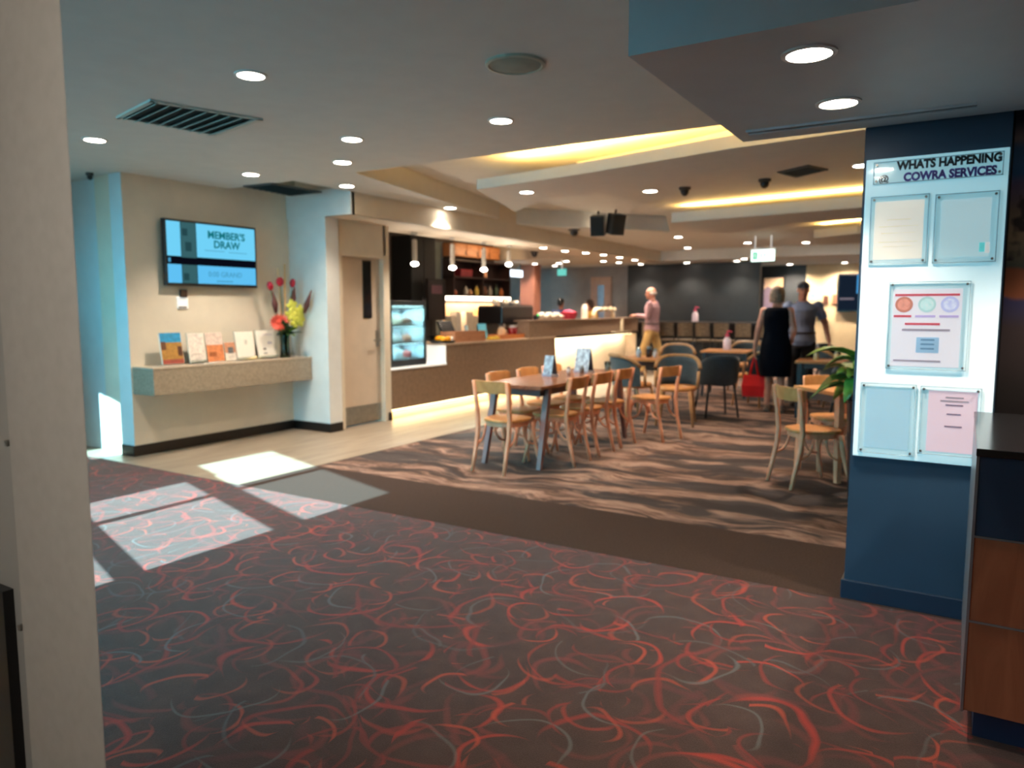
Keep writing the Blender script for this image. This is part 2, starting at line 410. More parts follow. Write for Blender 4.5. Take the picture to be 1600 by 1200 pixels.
for a, b, z0, z1 in ((-3.73, -4.80, 0.1, 0.92), (-4.87, -5.42, 0.1, 0.92), (-3.73, -4.80, 1.02, 1.74), (-4.87, -5.42, 1.02, 1.74), (-3.73, -4.8, 1.91, 2.66), (-4.87, -5.87, 1.91, 2.66)):
    g = MB(); facade_bar(g, fx(a), fx(b), z0, z1, 0.008); g.build('pane', GLS, wfr)
w2 = MB()
wq = MB(); facade_bar(wq, 0, fx(-2.40), 0, 2.6, 0.12); struct('wall_facade', wq, WHITEWALL)
for a in (-2.40, -3.0, -3.55): facade_bar(w2, fx(a), fx(a-0.05), 0, 2.6, 0.06)
for z in (0.0, 2.52): facade_bar(w2, fx(-2.45), fx(-3.55), z, z+0.08, 0.05)
wfr2 = struct('window_3', w2, FRAME)
w4 = MB()
for a in (-5.90, -6.82): facade_bar(w4, fx(a), fx(a-0.05), 0, 2.66, 0.06)
for z in (0.0, 2.58): facade_bar(w4, fx(-5.95), fx(-6.82), z, z+0.08, 0.05)
wfr4 = struct('window_4', w4, FRAME)
g = MB(); facade_bar(g, fx(-5.95), fx(-6.82), 0.08, 2.58, 0.008); g.build('pane', GLS, wfr4)
struct('added_sunshade_2', MB().prism([(-5.88, 1.45), (-6.94, 1.80), (-6.94, -2.6), (-5.88, -2.6)], 2.9, 3.02), WHITEWALL)  # unseen slab added to keep direct sun off this glazing
for a, a2 in ((-2.45, -3.0), (-3.05, -3.55)):
    g = MB(); facade_bar(g, fx(a), fx(a2), 0.08, 2.52, 0.008); g.build('pane', GLS, wfr2)
struct('added_sunshade_1', MB().prism([(-3.64, 0.78), (-1.3, 0.1), (-1.3, -4.2), (-3.64, -4.2)], 2.9, 3.02), WHITEWALL)  # added overhead slab, out of view, blocks sun from the near panes
g = MB(); facade_bar(g, fx(-6.93), fx(-7.45), 1.35, 2.2, 0.008); struct('window_2', g, GLS)
struct('wall_facade_end', MB().box(-9.0, 2.25, 0, -8.05, 2.4, 2.9), WHITEWALL); struct('wall_facade_side', MB().box(-9.0, 2.3, 0, -8.9, 4.1, 2.9), WHITEWALL)
# back wall behind the camera with the glazed entrance
struct('wall_back', MB().box(-1.5, -3.2, 0, 5.2, -3.05, 2.9), WALL)
struct('wall_entrance_side', MB().box(-1.5, -3.1, 0, -1.40, 0.24, 2.9), WHITEWALL)
struct('wall_right', MB().box(5.1, -3.2, 0, 5.3, 19.2, 2.9), WHITEWALL)
# pale jamb the camera looks past
JAMB = M('pale_grey_jamb', (176, 178, 178), 0.5, var=0.02, scale=40)
jb = struct('trim_1', MB().prism([(-1.385, 0.607), (-1.14, 0.607), (-1.25, 0.660), (-1.385, 0.70)], 0, 2.68), JAMB, bevel=0.004)
MB().box(-1.60, 0.618, 0, -1.388, 0.69, 2.68).build('door_leaf_edge', M('grey_door_edge', (158, 162, 164), 0.45, var=0.02), jb, bevel=0.003)
for z in (1.19, 0.86): MB().tube([(-1.392, 0.617, z), (-1.392, 0.606, z)], 0.006, 10).build('screw', STEEL, jb)
MB().box(-1.605, 0.60, 0, -1.43, 0.62, 0.92).build('rubber_buffer', BLACK, jb)

# ---------------------------------------------------------------- far walls
struct('wall_servery', MB().box(-8.9, 7.1, 0, -8.7, 13.4, 2.9), M('servery_wall', (96, 84, 74), 0.5, var=0.05))
struct('wall_far', MB().box(-7.0, 16.7, 0, -3.9, 16.85, 2.6), CHAR)
struct('wall_far', MB().box(-12.5, 16.9, 0, -7.0, 17.05, 2.6), GREYW)
struct('wall_far', MB().box(-6.5, 18.7, 0, -3.28, 18.85, 2.6), CHAR)
struct('wall_far', MB().box(-3.28, 18.6, 0, 5.2, 18.85, 2.6), M('warm_cream_wall', (212, 186, 146), 0.6, var=0.02))
struct('wall_far_side', MB().box(-12.5, 7.0, 0, -12.35, 17.0, 2.6), GREYW)
struct('trim_2', MB().box(-9.0, 15.0, 0, -8.62, 15.3, 2.45), M('terracotta_column', (150, 96, 76), 0.6, var=0.04))
dd = struct('door_2', MB().box(*[-8.05, 16.84, 0, -7.5, 16.9, 2.2]), M('pink_door_paint', (196, 160, 140), 0.5, var=0.03), bevel=0.004)
MB().box(-7.86, 16.83, 0.9, -7.68, 16.842, 2.0).build('vision_panel', M('lilac_glass', (150, 150, 168), 0.2), dd)
MB().box(-7.58, 16.80, 0.98, -7.54, 16.84, 1.1).build('handle', STEEL, dd)

# ---------------------------------------------------------------- ceilings
ZC, ZH, ZP1, ZP2, ZS, ZB = 2.68, 2.90, 2.585, 2.45, 2.25, 2.44
c = MB(); c.prism([(-9, 5.22), (-9, 2.62), (-8.1, 2.36), (-1.4, 0.25), (-1.4, -3.2), (5.2, -3.2), (5.2, 5.22)], ZC, ZH); struct('ceiling', c, PAINT)
struct('ceiling', MB().prism([(-5.76, 5.22), (-4.93, 5.22), (-5.36, 7.2), (-5.68, 8.9), (-5.76, 8.9)], ZC, ZH), PAINT)
struct('ceiling', MB().box(-12.5, 5.0, ZH, 5.2, 19.2, ZH+0.08), PAINT)
struct('ceiling', MB().prism([(-4.17, 6.12), (-2.98, 5.92), (-1.55, 5.56), (0.4, 5.3), (5.2, 5.3), (5.2, 6.1), (-0.65, 6.0), (-2.3, 6.62), (-3.45, 6.95), (-4.0, 7.1), (-4.72, 7.75)], ZP1, ZC), PAINT)
ZF = 2.66
_a, _b = GZ(862, 354, ZF), GZ(1046, 362, ZF)
struct('ceiling', MB().prism([(-3.45, 6.86), (-2.3, 6.52), (-0.65, 5.9), (5.2, 6.0), (5.2, 15.5), (-5.76, 15.5), (-5.76, _a.y-0.6), (_a.x, _a.y), (_b.x, _b.y), (-3.30, 9.0)], ZF, ZH-0.002), PAINT)
struct('ceiling', MB().prism([(-3.10, 8.70), (-0.9, 8.42), (5.2, 8.4), (5.2, 9.3), (-1.75, 9.5), (-3.0, 10.45)], ZP2, ZP2+0.12), PAINT)
struct('ceiling', MB().prism([(-1.98, 11.68), (-1.35, 11.3), (5.2, 11.2), (5.2, 12.4), (-2.1, 13.0)], ZP2, ZP2+0.12), PAINT)
struct('ceiling', MB().box(-5.76, 15.5, ZP2, 5.2, 19.2, ZH), PAINT)
struct('ceiling', MB().prism([(-5.76, 6.02), (-5.76, 15.6), (-12.5, 15.6), (-12.5, 13.4), (-6.62, 13.4), (-6.62, 6.02)], ZB, ZH), M('servery_ceiling_paint', (214, 200, 180), 0.7, var=0.01))
struct('ceiling', MB().box(-12.5, 15.6, ZP2, -5.76, 19.2, ZP2+0.05), PAINT)
struct('wall_bulkhead', MB().box(-5.80, 6.02, ZB, -5.74, 15.5, ZH), WALL)
struct('wall_bulkhead_end', MB().box(XW-0.2, 6.0, ZB, -5.74, 6.06, ZC+0.05), WHITEWALL)
struct('ceiling_soffit', MB().box(-1.0, 2.36, ZS, 5.2, 3.84, ZC), M('soffit_paint', (188, 196, 200), 0.5, var=0.012))
struct('roof', MB().prism([(-13, 19.3), (-13, 2.62), (-9, 2.62), (-8.1, 2.36), (-1.5, 0.28), (-1.5, -3.3), (5.4, -3.3), (5.4, 19.3)], 3.0, 3.1), OUT)
# column
struct('wall_column', MB().box(-0.445, 3.85, 0, 0.125, 4.5, ZH), NAVY)
struct('baseboard_column', MB().box(-0.459, 3.836, 0, 0.139, 4.51, 0.095), DARKNAVY, bevel=0.004)
struct('wall_mural', MB().box(0.125, 4.1, 0, 5.2, 4.25, 2.9), DARKNAVY)

# ---------------------------------------------------------------- cove strips (real LED strips lying on the ledges)
COVEM = M('cove_led', (255, 220, 150), 0.5, emit=COVE, estr=14.0)
def cove(pts, z, label, off=0.12):
    P = [Vector((x, y, z)) for x, y in pts]
    o = MB().tube(P, 0.012, 6).build('cove_light', COVEM); tag(o, label, 'cove light')
    for a, b in zip(P[:-1], P[1:]):
        d = b-a; L = bpy.data.lights.new('cove_lamp', 'AREA'); L.shape = 'RECTANGLE'; L.size = d.length; L.size_y = 0.05
        L.energy = 22.0*d.length; L.color = COVE
        lo = bpy.data.objects.new('cove_lamp', L); COL.objects.link(lo)
        lo.parent = o; lo.location = (a+b)/2 + Vector((0, 0, 0.02))
        lo.rotation_euler = (PI, 0, math.atan2(d.y, d.x))
cove([(-3.85, 6.28), (-2.9, 6.12), (-1.5, 5.75), (0.4, 5.5)], ZC+0.015, 'warm yellow cove strip hidden behind the first ceiling beam')
cove([(-2.98, 8.83), (-0.9, 8.56), (2.0, 8.54)], ZP2+0.125, 'warm yellow cove strip behind the second ceiling beam')
cove([(-1.88, 11.78), (-1.33, 11.45), (2.0, 11.36)], ZP2+0.125, 'short warm yellow cove strip behind the third ceiling beam')

# ---------------------------------------------------------------- downlights
def downlight_proto(r=0.072):
    t = thing('downlight', '', 'downlight', group='recessed downlights')
    MB().lathe([(r*1.22, 0.0), (r*1.22, -0.006), (r*1.0, -0.008), (r*0.98, 0.0)], n=20).build('trim_ring', TRIM, t, smooth=False)
    MB().lathe([(r*0.96, -0.001), (r*0.96, -0.007), (r*0.6, -0.010)], n=20).build('lens', LENS, t)
    return t
DLP = downlight_proto(); _first = [True]
LAMPD = {}
def downlight(x, y, z, label, power=22, angle=110, sc=1.0):
    if _first[0]:
        t = DLP; t.location = (x, y, z); t['label'] = label; _first[0] = False
    else: t = dup(DLP, (x, y, z), 0, label)
    t.scale = (sc, sc, sc)
    key = (power, angle)
    if key not in LAMPD:
        L = bpy.data.lights.new('lamp', 'SPOT'); L.energy = power*6.0; L.spot_size = math.radians(angle); L.spot_blend = 0.7
        L.shadow_soft_size = 0.05; L.color = LAMP; LAMPD[key] = L
    lo = bpy.data.objects.new('lamp', LAMPD[key]); COL.objects.link(lo); lo.parent = t; lo.location = (0, 0, -0.03)
def dl(px, py, z, label, **k):
    p = GZ(px, py, z); y = min(p.y, 14.9 if z == ZF else (18.2 if p.x > -3.9 else (16.35 if p.x > -7 else 16.6))); downlight(p.x*y/p.y, y, z, label, **k)
for px, py, lab in ((392, 117, 'large round downlight in the lobby ceiling in front of the louvred air vent'),
                    (783, 188, 'lone round downlight in the lobby ceiling near the yellow cove'),
                    (550, 217, 'first of the three close downlights before the ceiling coffer'),
                    (535, 253, 'middle of the three close downlights before the ceiling coffer'),
                    (542, 290, 'last of the three close downlights, nearest the white pier'),
                    (392, 272, 'round downlight above the wall shelf beside the flat return air grille'),
                    (148, 218, 'round downlight nearest the daylit entry wall')):
    dl(px, py, ZC, lab, power=17 if (px, py) == (392, 272) else 8)
dl(1264, 83, ZS, 'nearer round downlight under the dropped soffit by the notice board', power=5)
dl(1310, 160, ZS, 'farther round downlight under the dropped soffit, close to the notice board', power=8)
dl(823, 300, ZP1, 'round downlight under the first ceiling beam', power=20, sc=0.9)
dl(1016, 298, 2.66, 'round downlight in the raised ceiling between the first two beams', power=20)
dl(1347, 258, 2.66, 'round downlight half hidden behind the notice board column', power=28)
downlight(-0.80, -0.35, ZC, 'added unseen downlight over the entrance carpet beside the pale grey jamb', power=6, angle=172)  # fill lamp added out of view to brighten the jamb
downlight(1.6, 0.9, ZC, 'added unseen downlight over the patterned carpet in front of the reception desk', power=6)  # second added fill lamp, also out of view
downlight(0.75, 3.40, ZS, 'added unseen downlight in the soffit over the reception desk, before the mural picture', power=20)  # lamp added outside the frame to lift the dark mural
downlight(-5.60, 7.62, ZC, 'downlight grazing the bulkhead over the cafe counter with a bright scallop', power=22)
for i, (px, py) in enumerate(((1142, 344), (931, 356), (1060, 370), (1168, 379), (1259, 387), (1305, 397), (1338, 393), (1074, 405), (1073, 412), (1163, 404), (1151, 408), (1234, 415), (1320, 412))):
    lab = ['downlight nearest the exit sign row in the low ceiling under the second beam', 'downlight just below the pair of hanging black speakers', 'downlight in line above the dark far wall, second from the speakers',
           'downlight in front of the hanging exit sign', 'downlight beyond the exit sign on its column side', 'small far downlight above the cream wall',
           'small far downlight beside the notice board edge', 'upper of two stacked far downlights over the bar stools', 'lower of two stacked far downlights over the bar stools',
           'upper of two far downlights beside the exit sign', 'lower of two far downlights beside the exit sign', 'far downlight above the poster wall', 'farthest downlight over the cream wall'][i]
    z_ = ZP2 if GZ(px, py, ZP2).y > 15.6 else ZF
    dl(px, py, z_, lab, power=15 if i < 7 else (45 if i > 10 else 6), angle=150 if i > 10 else 110, sc=0.95)
_o = ['first', 'second', 'third', 'fourth', 'fifth', 'last']
for i, (px, py) in enumerate(((849, 387), (883, 392), (915, 395), (943, 398), (968, 402), (992, 406))):
    dl(px, py, ZB, _o[i]+' downlight from the lobby in the row along the counter bulkhead', power=15, sc=0.9)
for i, (px, py) in enumerate(((885, 408), (943, 408), (967, 410), (1001, 414), (873, 411), (867, 415), (836, 412), (791, 413))):
    dl(px, py, ZB if GZ(px, py, ZB).y < 15.5 and GZ(px, py, ZB).x < -5.8 else (ZP2 if GZ(px, py, ZP2).y > 15.5 else ZF), ['near', 'second', 'third', 'corner', 'fifth', 'sixth', 'seventh', 'rearmost'][i]+' small downlight over the far seating behind the counter', power=8, sc=0.9)

# ================================================================ LOBBY THINGS
# ---- television
def emis(name, rgb, st):
    k = N(name); e = k.n('ShaderNodeEmission'); e.inputs[0].default_value = lin(rgb); e.inputs[1].default_value = st
    k.l(e.outputs[0], k.o.inputs[0]); return k.m
TV0, TV1, TZ0, TZ1, TX = 4.40, 5.49, 1.645, 2.295, -6.665
tv = thing('television', 'black wall television with a pale blue screen above the stone shelf', 'television', (XW, (TV0+TV1)/2, (TZ0+TZ1)/2))
ty, tz = (TV1-TV0)/2, (TZ1-TZ0)/2; tx = TX-XW
MB().box(0.035, -ty, -tz, tx, ty, tz).build('casing', BLACK, tv, bevel=0.006)
MB().box(0.0, -0.2, -0.15, 0.036, 0.2, 0.15).build('wall_bracket', BLACK, tv)
sc_ = MB().box(tx, -ty+0.02, -tz+0.025, tx+0.002, ty-0.02, tz-0.02).build('screen', emis('screen_black', (8, 10, 20), 1.0), tv)
BL = emis('screen_blue', (108, 200, 236), 1.0); BL2 = emis('screen_blue_deep', (92, 184, 232), 1.0); GR = emis('screen_photo_green', (52, 92, 98), 1.0); DK = emis('screen_photo_dark', (34, 66, 72), 1.0)
def sc(y0, y1, z0, z1, m, nm, dx=0.003): return MB().box(tx+0.001, y0, z0, tx+dx, y1, z1).build(nm, m, sc_)
a0, a1 = -ty+0.022, ty-0.022
sc(a0, a0+0.15, -0.035, tz-0.022, BL, 'screen_area'); sc(a0+0.155, a0+0.325, -0.045, tz-0.022, GR, 'screen_picture'); sc(a0+0.33, a1, -0.035, tz-0.022, BL, 'screen_area')
sc(a0, a0+0.15, -tz+0.027, -0.115, BL2, 'screen_area'); sc(a0+0.155, a0+0.325, -tz+0.027, -0.115, GR, 'screen_picture'); sc(a0+0.33, a1, -tz+0.027, -0.115, BL2, 'screen_area')
sc(a0+0.20, a0+0.27, 0.02, 0.11, DK, 'screen_picture', 0.0034); sc(a0+0.17, a0+0.23, 0.17, 0.24, DK, 'screen_picture', 0.0034); sc(a0+0.17, a0+0.23, -0.27, -0.2, DK, 'screen_picture', 0.0034)
tr = (PI/2, 0, PI/2)
TEAL = emis('screen_teal_ink', (18, 108, 118), 1.0); INK = emis('screen_grey_ink', (72, 150, 190), 1.0)
ym = (a0+0.33+a1)/2
text("MEMBER'S", 0.105, TEAL, sc_, (tx+0.004, ym, 0.20), tr, bold=0.003)
text('DRAW', 0.105, TEAL, sc_, (tx+0.004, ym, 0.105), tr, bold=0.003)
INK2 = emis('screen_line_ink', (92, 172, 206), 1.0)
for y0, y1, z in ((ym-0.27, ym-0.03, 0.035), (ym+0.02, ym+0.25, 0.03)): sc(y0, y1, z, z+0.012, INK2, 'text_line', 0.0035)
text('0:00 GRAND', 0.075, INK, sc_, (tx+0.004, ym-0.03, -0.20), tr, bold=0.001)
sc(a0+0.01, a0+0.035, -0.095, -0.055, INK, 'screen_icon', 0.0035); sc(ym-0.14, ym+0.06, -0.275, -0.262, INK, 'text_line', 0.0035)
# ---- switch plate under the television
sp = thing('wall_switch', 'small white wall plate with a dark sensor below the television', 'switch', (XW, 4.62, 1.52))
MB().box(0, -0.06, -0.10, 0.012, 0.06, 0.02).build('plate', WHITE, sp, bevel=0.003)
MB().box(0.0, -0.03, 0.01, 0.03, 0.045, 0.09).build('sensor', M('dark_brown_sensor', (54, 40, 34), 0.4), sp, bevel=0.004)
MB().box(0.012, -0.05, -0.095, 0.02, 0.04, -0.078).build('label_strip', M('grey_strip', (120, 112, 102), 0.5), sp)
# ---- wall shelf
sh = thing('wall_shelf', 'thick taupe stone shelf cantilevered from the cream lobby wall', 'shelf', (XW, 5.04, 0.605))
SHM = M('stone_shelf_laminate', (150, 136, 118), 0.42, var=0.08, scale=40, bump=0.03)
MB().box(0, -0.98, 0.0, 0.335, 0.972, 0.245).build('shelf_body', SHM, sh, bevel=0.004)
MB().box(0, -0.982, 0.245, 0.338, 0.972, 0.262).build('shelf_top', M('shelf_top_laminate', (184, 168, 148), 0.3, var=0.05, scale=30), sh, bevel=0.003)
SZ = 0.867
# ---- brochures
def leaning(name, label, cat, y, w, h, cover, x=-6.585, lean=0.16, th=0.012, holder=False):
    t = thing(name, label, cat, (x, y, SZ), 0.0)
    R = Ry(-lean)
    def bx(n, m, cy, cz, sy, sz, dx0=0.0, dth=th, **k):
        c = R @ Vector((dx0, cy, cz)); return MB().obox(c, (dth, sy, sz), R).build(n, m, t, **k)
    bx('pages', M('paper_white', (236, 228, 214), 0.6, var=0.01), 0, h/2+0.004, w, h)
    for i, (n, rgb, cy, cz, sy, sz) in enumerate(cover):
        bx(n, M('print_%s_%d_%d_%d' % ((n,)+tuple(rgb)), rgb, 0.45, var=0.10, scale=30), cy*w, cz*h+0.004, sy*w, sz*h, th/2+0.0006+0.0008*i, 0.0012)
    if holder:
        bx('holder_back', GLASS('acrylic', (240, 246, 246), 0.15), 0, h*0.5+0.004, w+0.01, h+0.01, -th/2-0.003, 0.003)
        bx('holder_lip', MATS['acrylic'], 0, 0.02, w+0.01, 0.03, th/2+0.012, 0.003)
        p = R @ Vector((-0.01, 0, h*0.7)); MB().obox((p.x-0.035, 0, h*0.34), (0.003, w*0.5, h*0.7), Ry(0.14)).build('strut', MATS['acrylic'], t)
    else:
        p = R @ Vector((-0.012, 0, h*0.55)); MB().obox((p.x-0.03, 0, h*0.275), (0.004, w*0.4, h*0.56), Ry(0.16)).build('strut', M('grey_card', (130, 122, 112), 0.6), t)
    return t
leaning('brochure', 'tall brochure with blue sky over a golden street picture, first on the stone shelf', 'brochure', 4.385, 0.235, 0.315,
        [('cover_sky', (36, 140, 190), 0, 0.84, 0.96, 0.32), ('cover_picture', (168, 124, 62), 0, 0.42, 0.96, 0.56), ('cover_shadow', (96, 58, 44), -0.36, 0.6, 0.22, 0.26), ('cover_shadow', (84, 50, 40), 0.36, 0.42, 0.2, 0.30), ('cover_crowd', (150, 72, 62), 0, 0.10, 0.96, 0.14)])
leaning('leaflet_stand', 'pale leaflet in a sloping stand beside the blue sky brochure', 'leaflet stand', 4.66, 0.185, 0.305, [('cover', (226, 212, 200), 0, 0.5, 0.9, 0.94), ('text_line', (200, 184, 172), 0, 0.3, 0.6, 0.03)], holder=True)
leaning('booklet', 'pinkish booklet with an orange food picture leaning on the shelf', 'booklet', 4.87, 0.205, 0.305,
        [('cover_top', (216, 192, 178), 0, 0.78, 0.98, 0.42), ('cover_picture', (206, 128, 84), 0, 0.30, 0.98, 0.56), ('cover_picture_dark', (150, 84, 48), -0.16, 0.26, 0.4, 0.16)])
leaning('postcard', 'small brown postcard with a dark figure between booklet and white cards', 'postcard', 5.05, 0.135, 0.20,
        [('cover_top', (190, 134, 104), 0, 0.7, 0.98, 0.56), ('cover_figure', (92, 96, 98), 0.05, 0.55, 0.5, 0.34), ('cover_base', (216, 206, 192), 0, 0.2, 0.98, 0.38)])
leaning('card', 'blank white card with a faint grey crest, second last on the shelf', 'card', 5.25, 0.235, 0.305, [('crest', (200, 194, 182), 0.05, 0.62, 0.14, 0.16)], holder=True)
leaning('card', 'white card with scattered grey logos, nearest the flower vase', 'card', 5.535, 0.25, 0.31, [('text_line', (206, 200, 200), 0.1, 0.85, 0.5, 0.04), ('logo', (180, 178, 184), 0.18, 0.55, 0.25, 0.09), ('logo', (96, 90, 86), -0.14, 0.34, 0.16, 0.05), ('logo', (140, 134, 128), -0.12, 0.18, 0.18, 0.04)], holder=True)
lf = thing('paper_slips', 'small loose white slips lying flat at the shelf front edge', 'paper', (-6.49, 4.70, SZ))
for i in range(3): MB().obox((0.01*i, 0.02*i, 0.003+0.002*i), (0.075, 0.13, 0.0015), Rz(0.15*i)).build('slip', MATS['paper_white'], lf)
# ---- flower arrangement
va = thing('flower_vase', 'tall glass vase of red, yellow and coral flowers at the shelf end', 'vase', (-6.56, 5.755, SZ))
MB().lathe([(0.055, 0.0), (0.058, 0.004), (0.050, 0.10), (0.052, 0.22), (0.062, 0.30), (0.059, 0.30), (0.048, 0.21), (0.046, 0.10), (0.050, 0.012)], n=20).build('vase_glass', GLASS('green_glass', (196, 214, 190), 0.15), va, smooth=True)
MB().lathe([(0.001, 0.012), (0.047, 0.012), (0.045, 0.10), (0.001, 0.10)], n=16).build('water', M('vase_water', (108, 104, 48), 0.1), va, smooth=True)
SG = M('stem_green', (52, 76, 36), 0.5); LG = M('dark_leaf', (40, 70, 32), 0.45, var=0.2); RED = M('crimson_petal', (170, 24, 52), 0.4, var=0.1)
YEL = M('yellow_orchid', (208, 206, 84), 0.5, var=0.1); COR = M('coral_petal', (216, 84, 70), 0.5, var=0.12); BRN = M('brown_spike', (92, 48, 44), 0.7, var=0.2); CANE = M('pale_cane', (214, 176, 120), 0.5)
rr = random.Random(3)
def stem(a, b, r=0.004, m=SG, nm='stem'): return MB().tube([a, (Vector(a)+Vector(b))/2 + Vector((0.0, 0.0, 0.02)), b], r, 6).build(nm, m, va)
for y, z in ((-0.20, 0.80), (-0.06, 0.85), (0.12, 0.84)):          # three crimson heads
    stem((0, y*0.1, 0.05), (0.02, y, z-0.02), 0.004)
    MB().ell((0.02, y, z), (0.03, 0.036 if y != -0.06 else 0.05, 0.052), 12, 8, Rx(0.3 if y < -0.1 else -0.2)).build('red_bloom', RED, va, smooth=True)
for y, z, y2, z2 in ((-0.12, 0.55, -0.17, 0.74), (0.12, 0.62, 0.15, 0.80), (0.19, 0.54, 0.205, 0.76)):
    stem((0, 0, 0.1), (0.01, y, z), 0.004, BRN)
    xx = 0.12 if y > 0.18 else 0.01
    MB().tube([(xx, y, z-0.04), (xx*1.3, (2*y+y2)/3, z+0.05), (xx*1.9, y2, z2)], [0.016, 0.034, 0.006], 8).build('brown_spike', BRN, va, smooth=True)
stem((0, 0.01, 0.1), (0, 0.03, 1.05), 0.011, CANE, 'cane'); stem((0, -0.02, 0.1), (0, -0.07, 1.0), 0.006, CANE, 'cane')
for (cy, cz) in ((0.06, 0.58), (0.04, 0.48), (0.16, 0.42), (0.17, 0.52), (0.10, 0.40)):   # yellow orchids: five petals each
    m = MB()
    for k in range(5):
        a = 2*PI*k/5+cy*9; m.ell((0.07, cy+0.044*math.cos(a), cz+0.044*math.sin(a)), (0.018, 0.042, 0.030), 8, 6, Rx(a))
    m.ell((0.088, cy, cz), (0.014, 0.014, 0.014), 8, 6); m.build('orchid_bloom', YEL, va, smooth=True); stem((0, 0, 0.15), (0.045, cy, cz), 0.004)
m = MB()
for k in range(18):
    a = 2*PI*k/18; m.leaf((0.06, -0.15, 0.40), (0.10, -0.15+0.14*math.cos(a), 0.40+0.10*math.sin(a)), 0.022, 0.0, seg=3, side=(0, -math.sin(a), math.cos(a)))
m.ell((0.05, -0.14, 0.41), (0.03, 0.06, 0.045), 10, 7); m.build('coral_bloom', COR, va, smooth=True, solid=0.002); stem((0, 0, 0.1), (0.04, -0.13, 0.40), 0.005)
for k in range(24):
    a = rr.uniform(0, 2*PI); y = 0.15*math.cos(a)-0.03; x = 0.07+0.14*math.sin(a)
    MB().leaf((0, 0.02, 0.24), (x+0.02, y+0.03, 0.32+rr.uniform(-0.06, 0.14)), 0.040, 0.02).build('leaf', LG if k % 3 else M('lime_leaf', (96, 124, 44), 0.45, var=0.2), va, smooth=True, solid=0.0015)
for k in range(7): stem((0.02*math.cos(k), 0.02*math.sin(k), 0.02), (0.01, 0.02*math.cos(k*2), 0.30), 0.0045)

# ---- ceiling fittings
def vent(name, label, pts, z, n, mat, slat):
    """louvred grille: frame along its four edges, slats across"""
    c = sum((Vector(p) for p in pts), Vector((0, 0)))/4; t = thing(name, label, 'air vent', (c.x, c.y, z))
    q = [Vector(p)-c for p in pts]; fr = MB()
    for i in range(4):
        a, b = q[i], q[(i+1) % 4]; d = b-a; m_ = (a+b)/2
        fr.obox((m_.x, m_.y, -0.006), (d.length+0.03, 0.03, 0.014), Rz(math.atan2(d.y, d.x)))
    fr.build('frame', mat, t)
    MB().prism([tuple(p) for p in q], -0.002, -0.0005).build('duct', M('duct_black', (12, 14, 14), 0.8), t)
    for i in range(n):
        u = (i+0.5)/n; a = q[0].lerp(q[3], u); b = q[1].lerp(q[2], u); d = b-a
        R = Rz(math.atan2(d.y, d.x)) @ Rx(math.radians(38)); m_ = (a+b)/2
        MB().obox((m_.x, m_.y, -0.010), (d.length, 0.034*slat, 0.003), R).build('slat', mat, t)
    return t
VG = M('vent_grey', (196, 200, 190), 0.5, var=0.03); VD = M('vent_dark', (74, 84, 84), 0.5, var=0.04)
def P2(px, py, z): p = GZ(px, py, z); return (p.x, p.y)
vent('air_vent', 'large louvred air vent in the lobby ceiling above the television wall', [P2(186, 182, ZC), P2(237, 156, ZC), P2(406, 185, ZC), P2(336, 209, ZC)], ZC, 9, VG, 1.35)
vent('air_vent', 'flat grey return air grille beside the wall over the shelf', [P2(383, 290, ZC), P2(425, 286, ZC), P2(500, 299, ZC), P2(455, 304, ZC)], ZC, 8, VD, 1.1)
vent('air_vent', 'small dark air vent in the raised ceiling between the beams', [P2(1218, 268, ZF), P2(1262, 258, ZF), P2(1290, 264, ZF), P2(1245, 275, ZF)], ZF, 6, VD, 1.0)
p = GZ(805, 99, ZC); cs = thing('ceiling_speaker', 'round pale ceiling speaker flush in the lobby ceiling', 'speaker', (p.x, p.y, ZC))
MB().lathe([(0.155, 0.0), (0.155, -0.012), (0.14, -0.016), (0.135, -0.010)], n=28).build('rim', M('speaker_rim', (176, 178, 160), 0.5), cs)
MB().lathe([(0.134, -0.001), (0.134, -0.011), (0.06, -0.018)], n=28).build('grille', M('speaker_grille', (142, 150, 138), 0.7), cs)
sd = thing('slot_diffuser', 'long slim slot diffuser along the back of the dropped soffit', 'air vent', (-0.47, 3.64, ZS))
for dy in (-0.03, 0.03): MB().box(-0.46, dy-0.006, -0.008, 0.46, dy+0.006, 0.0).build('edge_strip', M('slot_white', (196, 202, 206), 0.4), sd)
MB().box(-0.46, -0.024, -0.003, 0.46, 0.024, 0.0).build('slot', M('slot_shadow', (96, 104, 110), 0.6), sd)
def dome(px, py, z, label, dark=True, r=0.055, cat='camera'):
    p = GZ(px, py, z); t = thing('ceiling_sensor', label, cat, (p.x, p.y, z)); m = BLACK if dark else WHITE
    MB().lathe([(r*1.1, 0), (r*1.1, -0.02), (r*0.9, -0.028)], n=16).build('mount', WHITE if not dark else M('sensor_mount', (60, 56, 54), 0.5), t)
    MB().ell((0, 0, -0.04), (r*0.8, r*0.8, r*0.9), 14, 8).build('dome', m, t, smooth=True); return t
dome(897, 358, ZF, 'black dome camera below the pair of hanging speakers', r=0.085)
dome(1070, 293, 2.66, 'dark ceiling sensor between the first two beams, left of its twin')
dome(1195, 280, 2.66, 'dark ceiling sensor between the first two beams, nearer the small air vent')
dome(140, 270, ZC, 'tiny dark sensor at the ceiling corner by the daylit entry wall', r=0.03, cat='sensor')
dome(1240, 402, ZF, 'small dark dome by the exit sign in the low far ceiling', r=0.07)
dome(835, 393, ZB, 'small dark dome over the rear of the cafe counter', r=0.07)
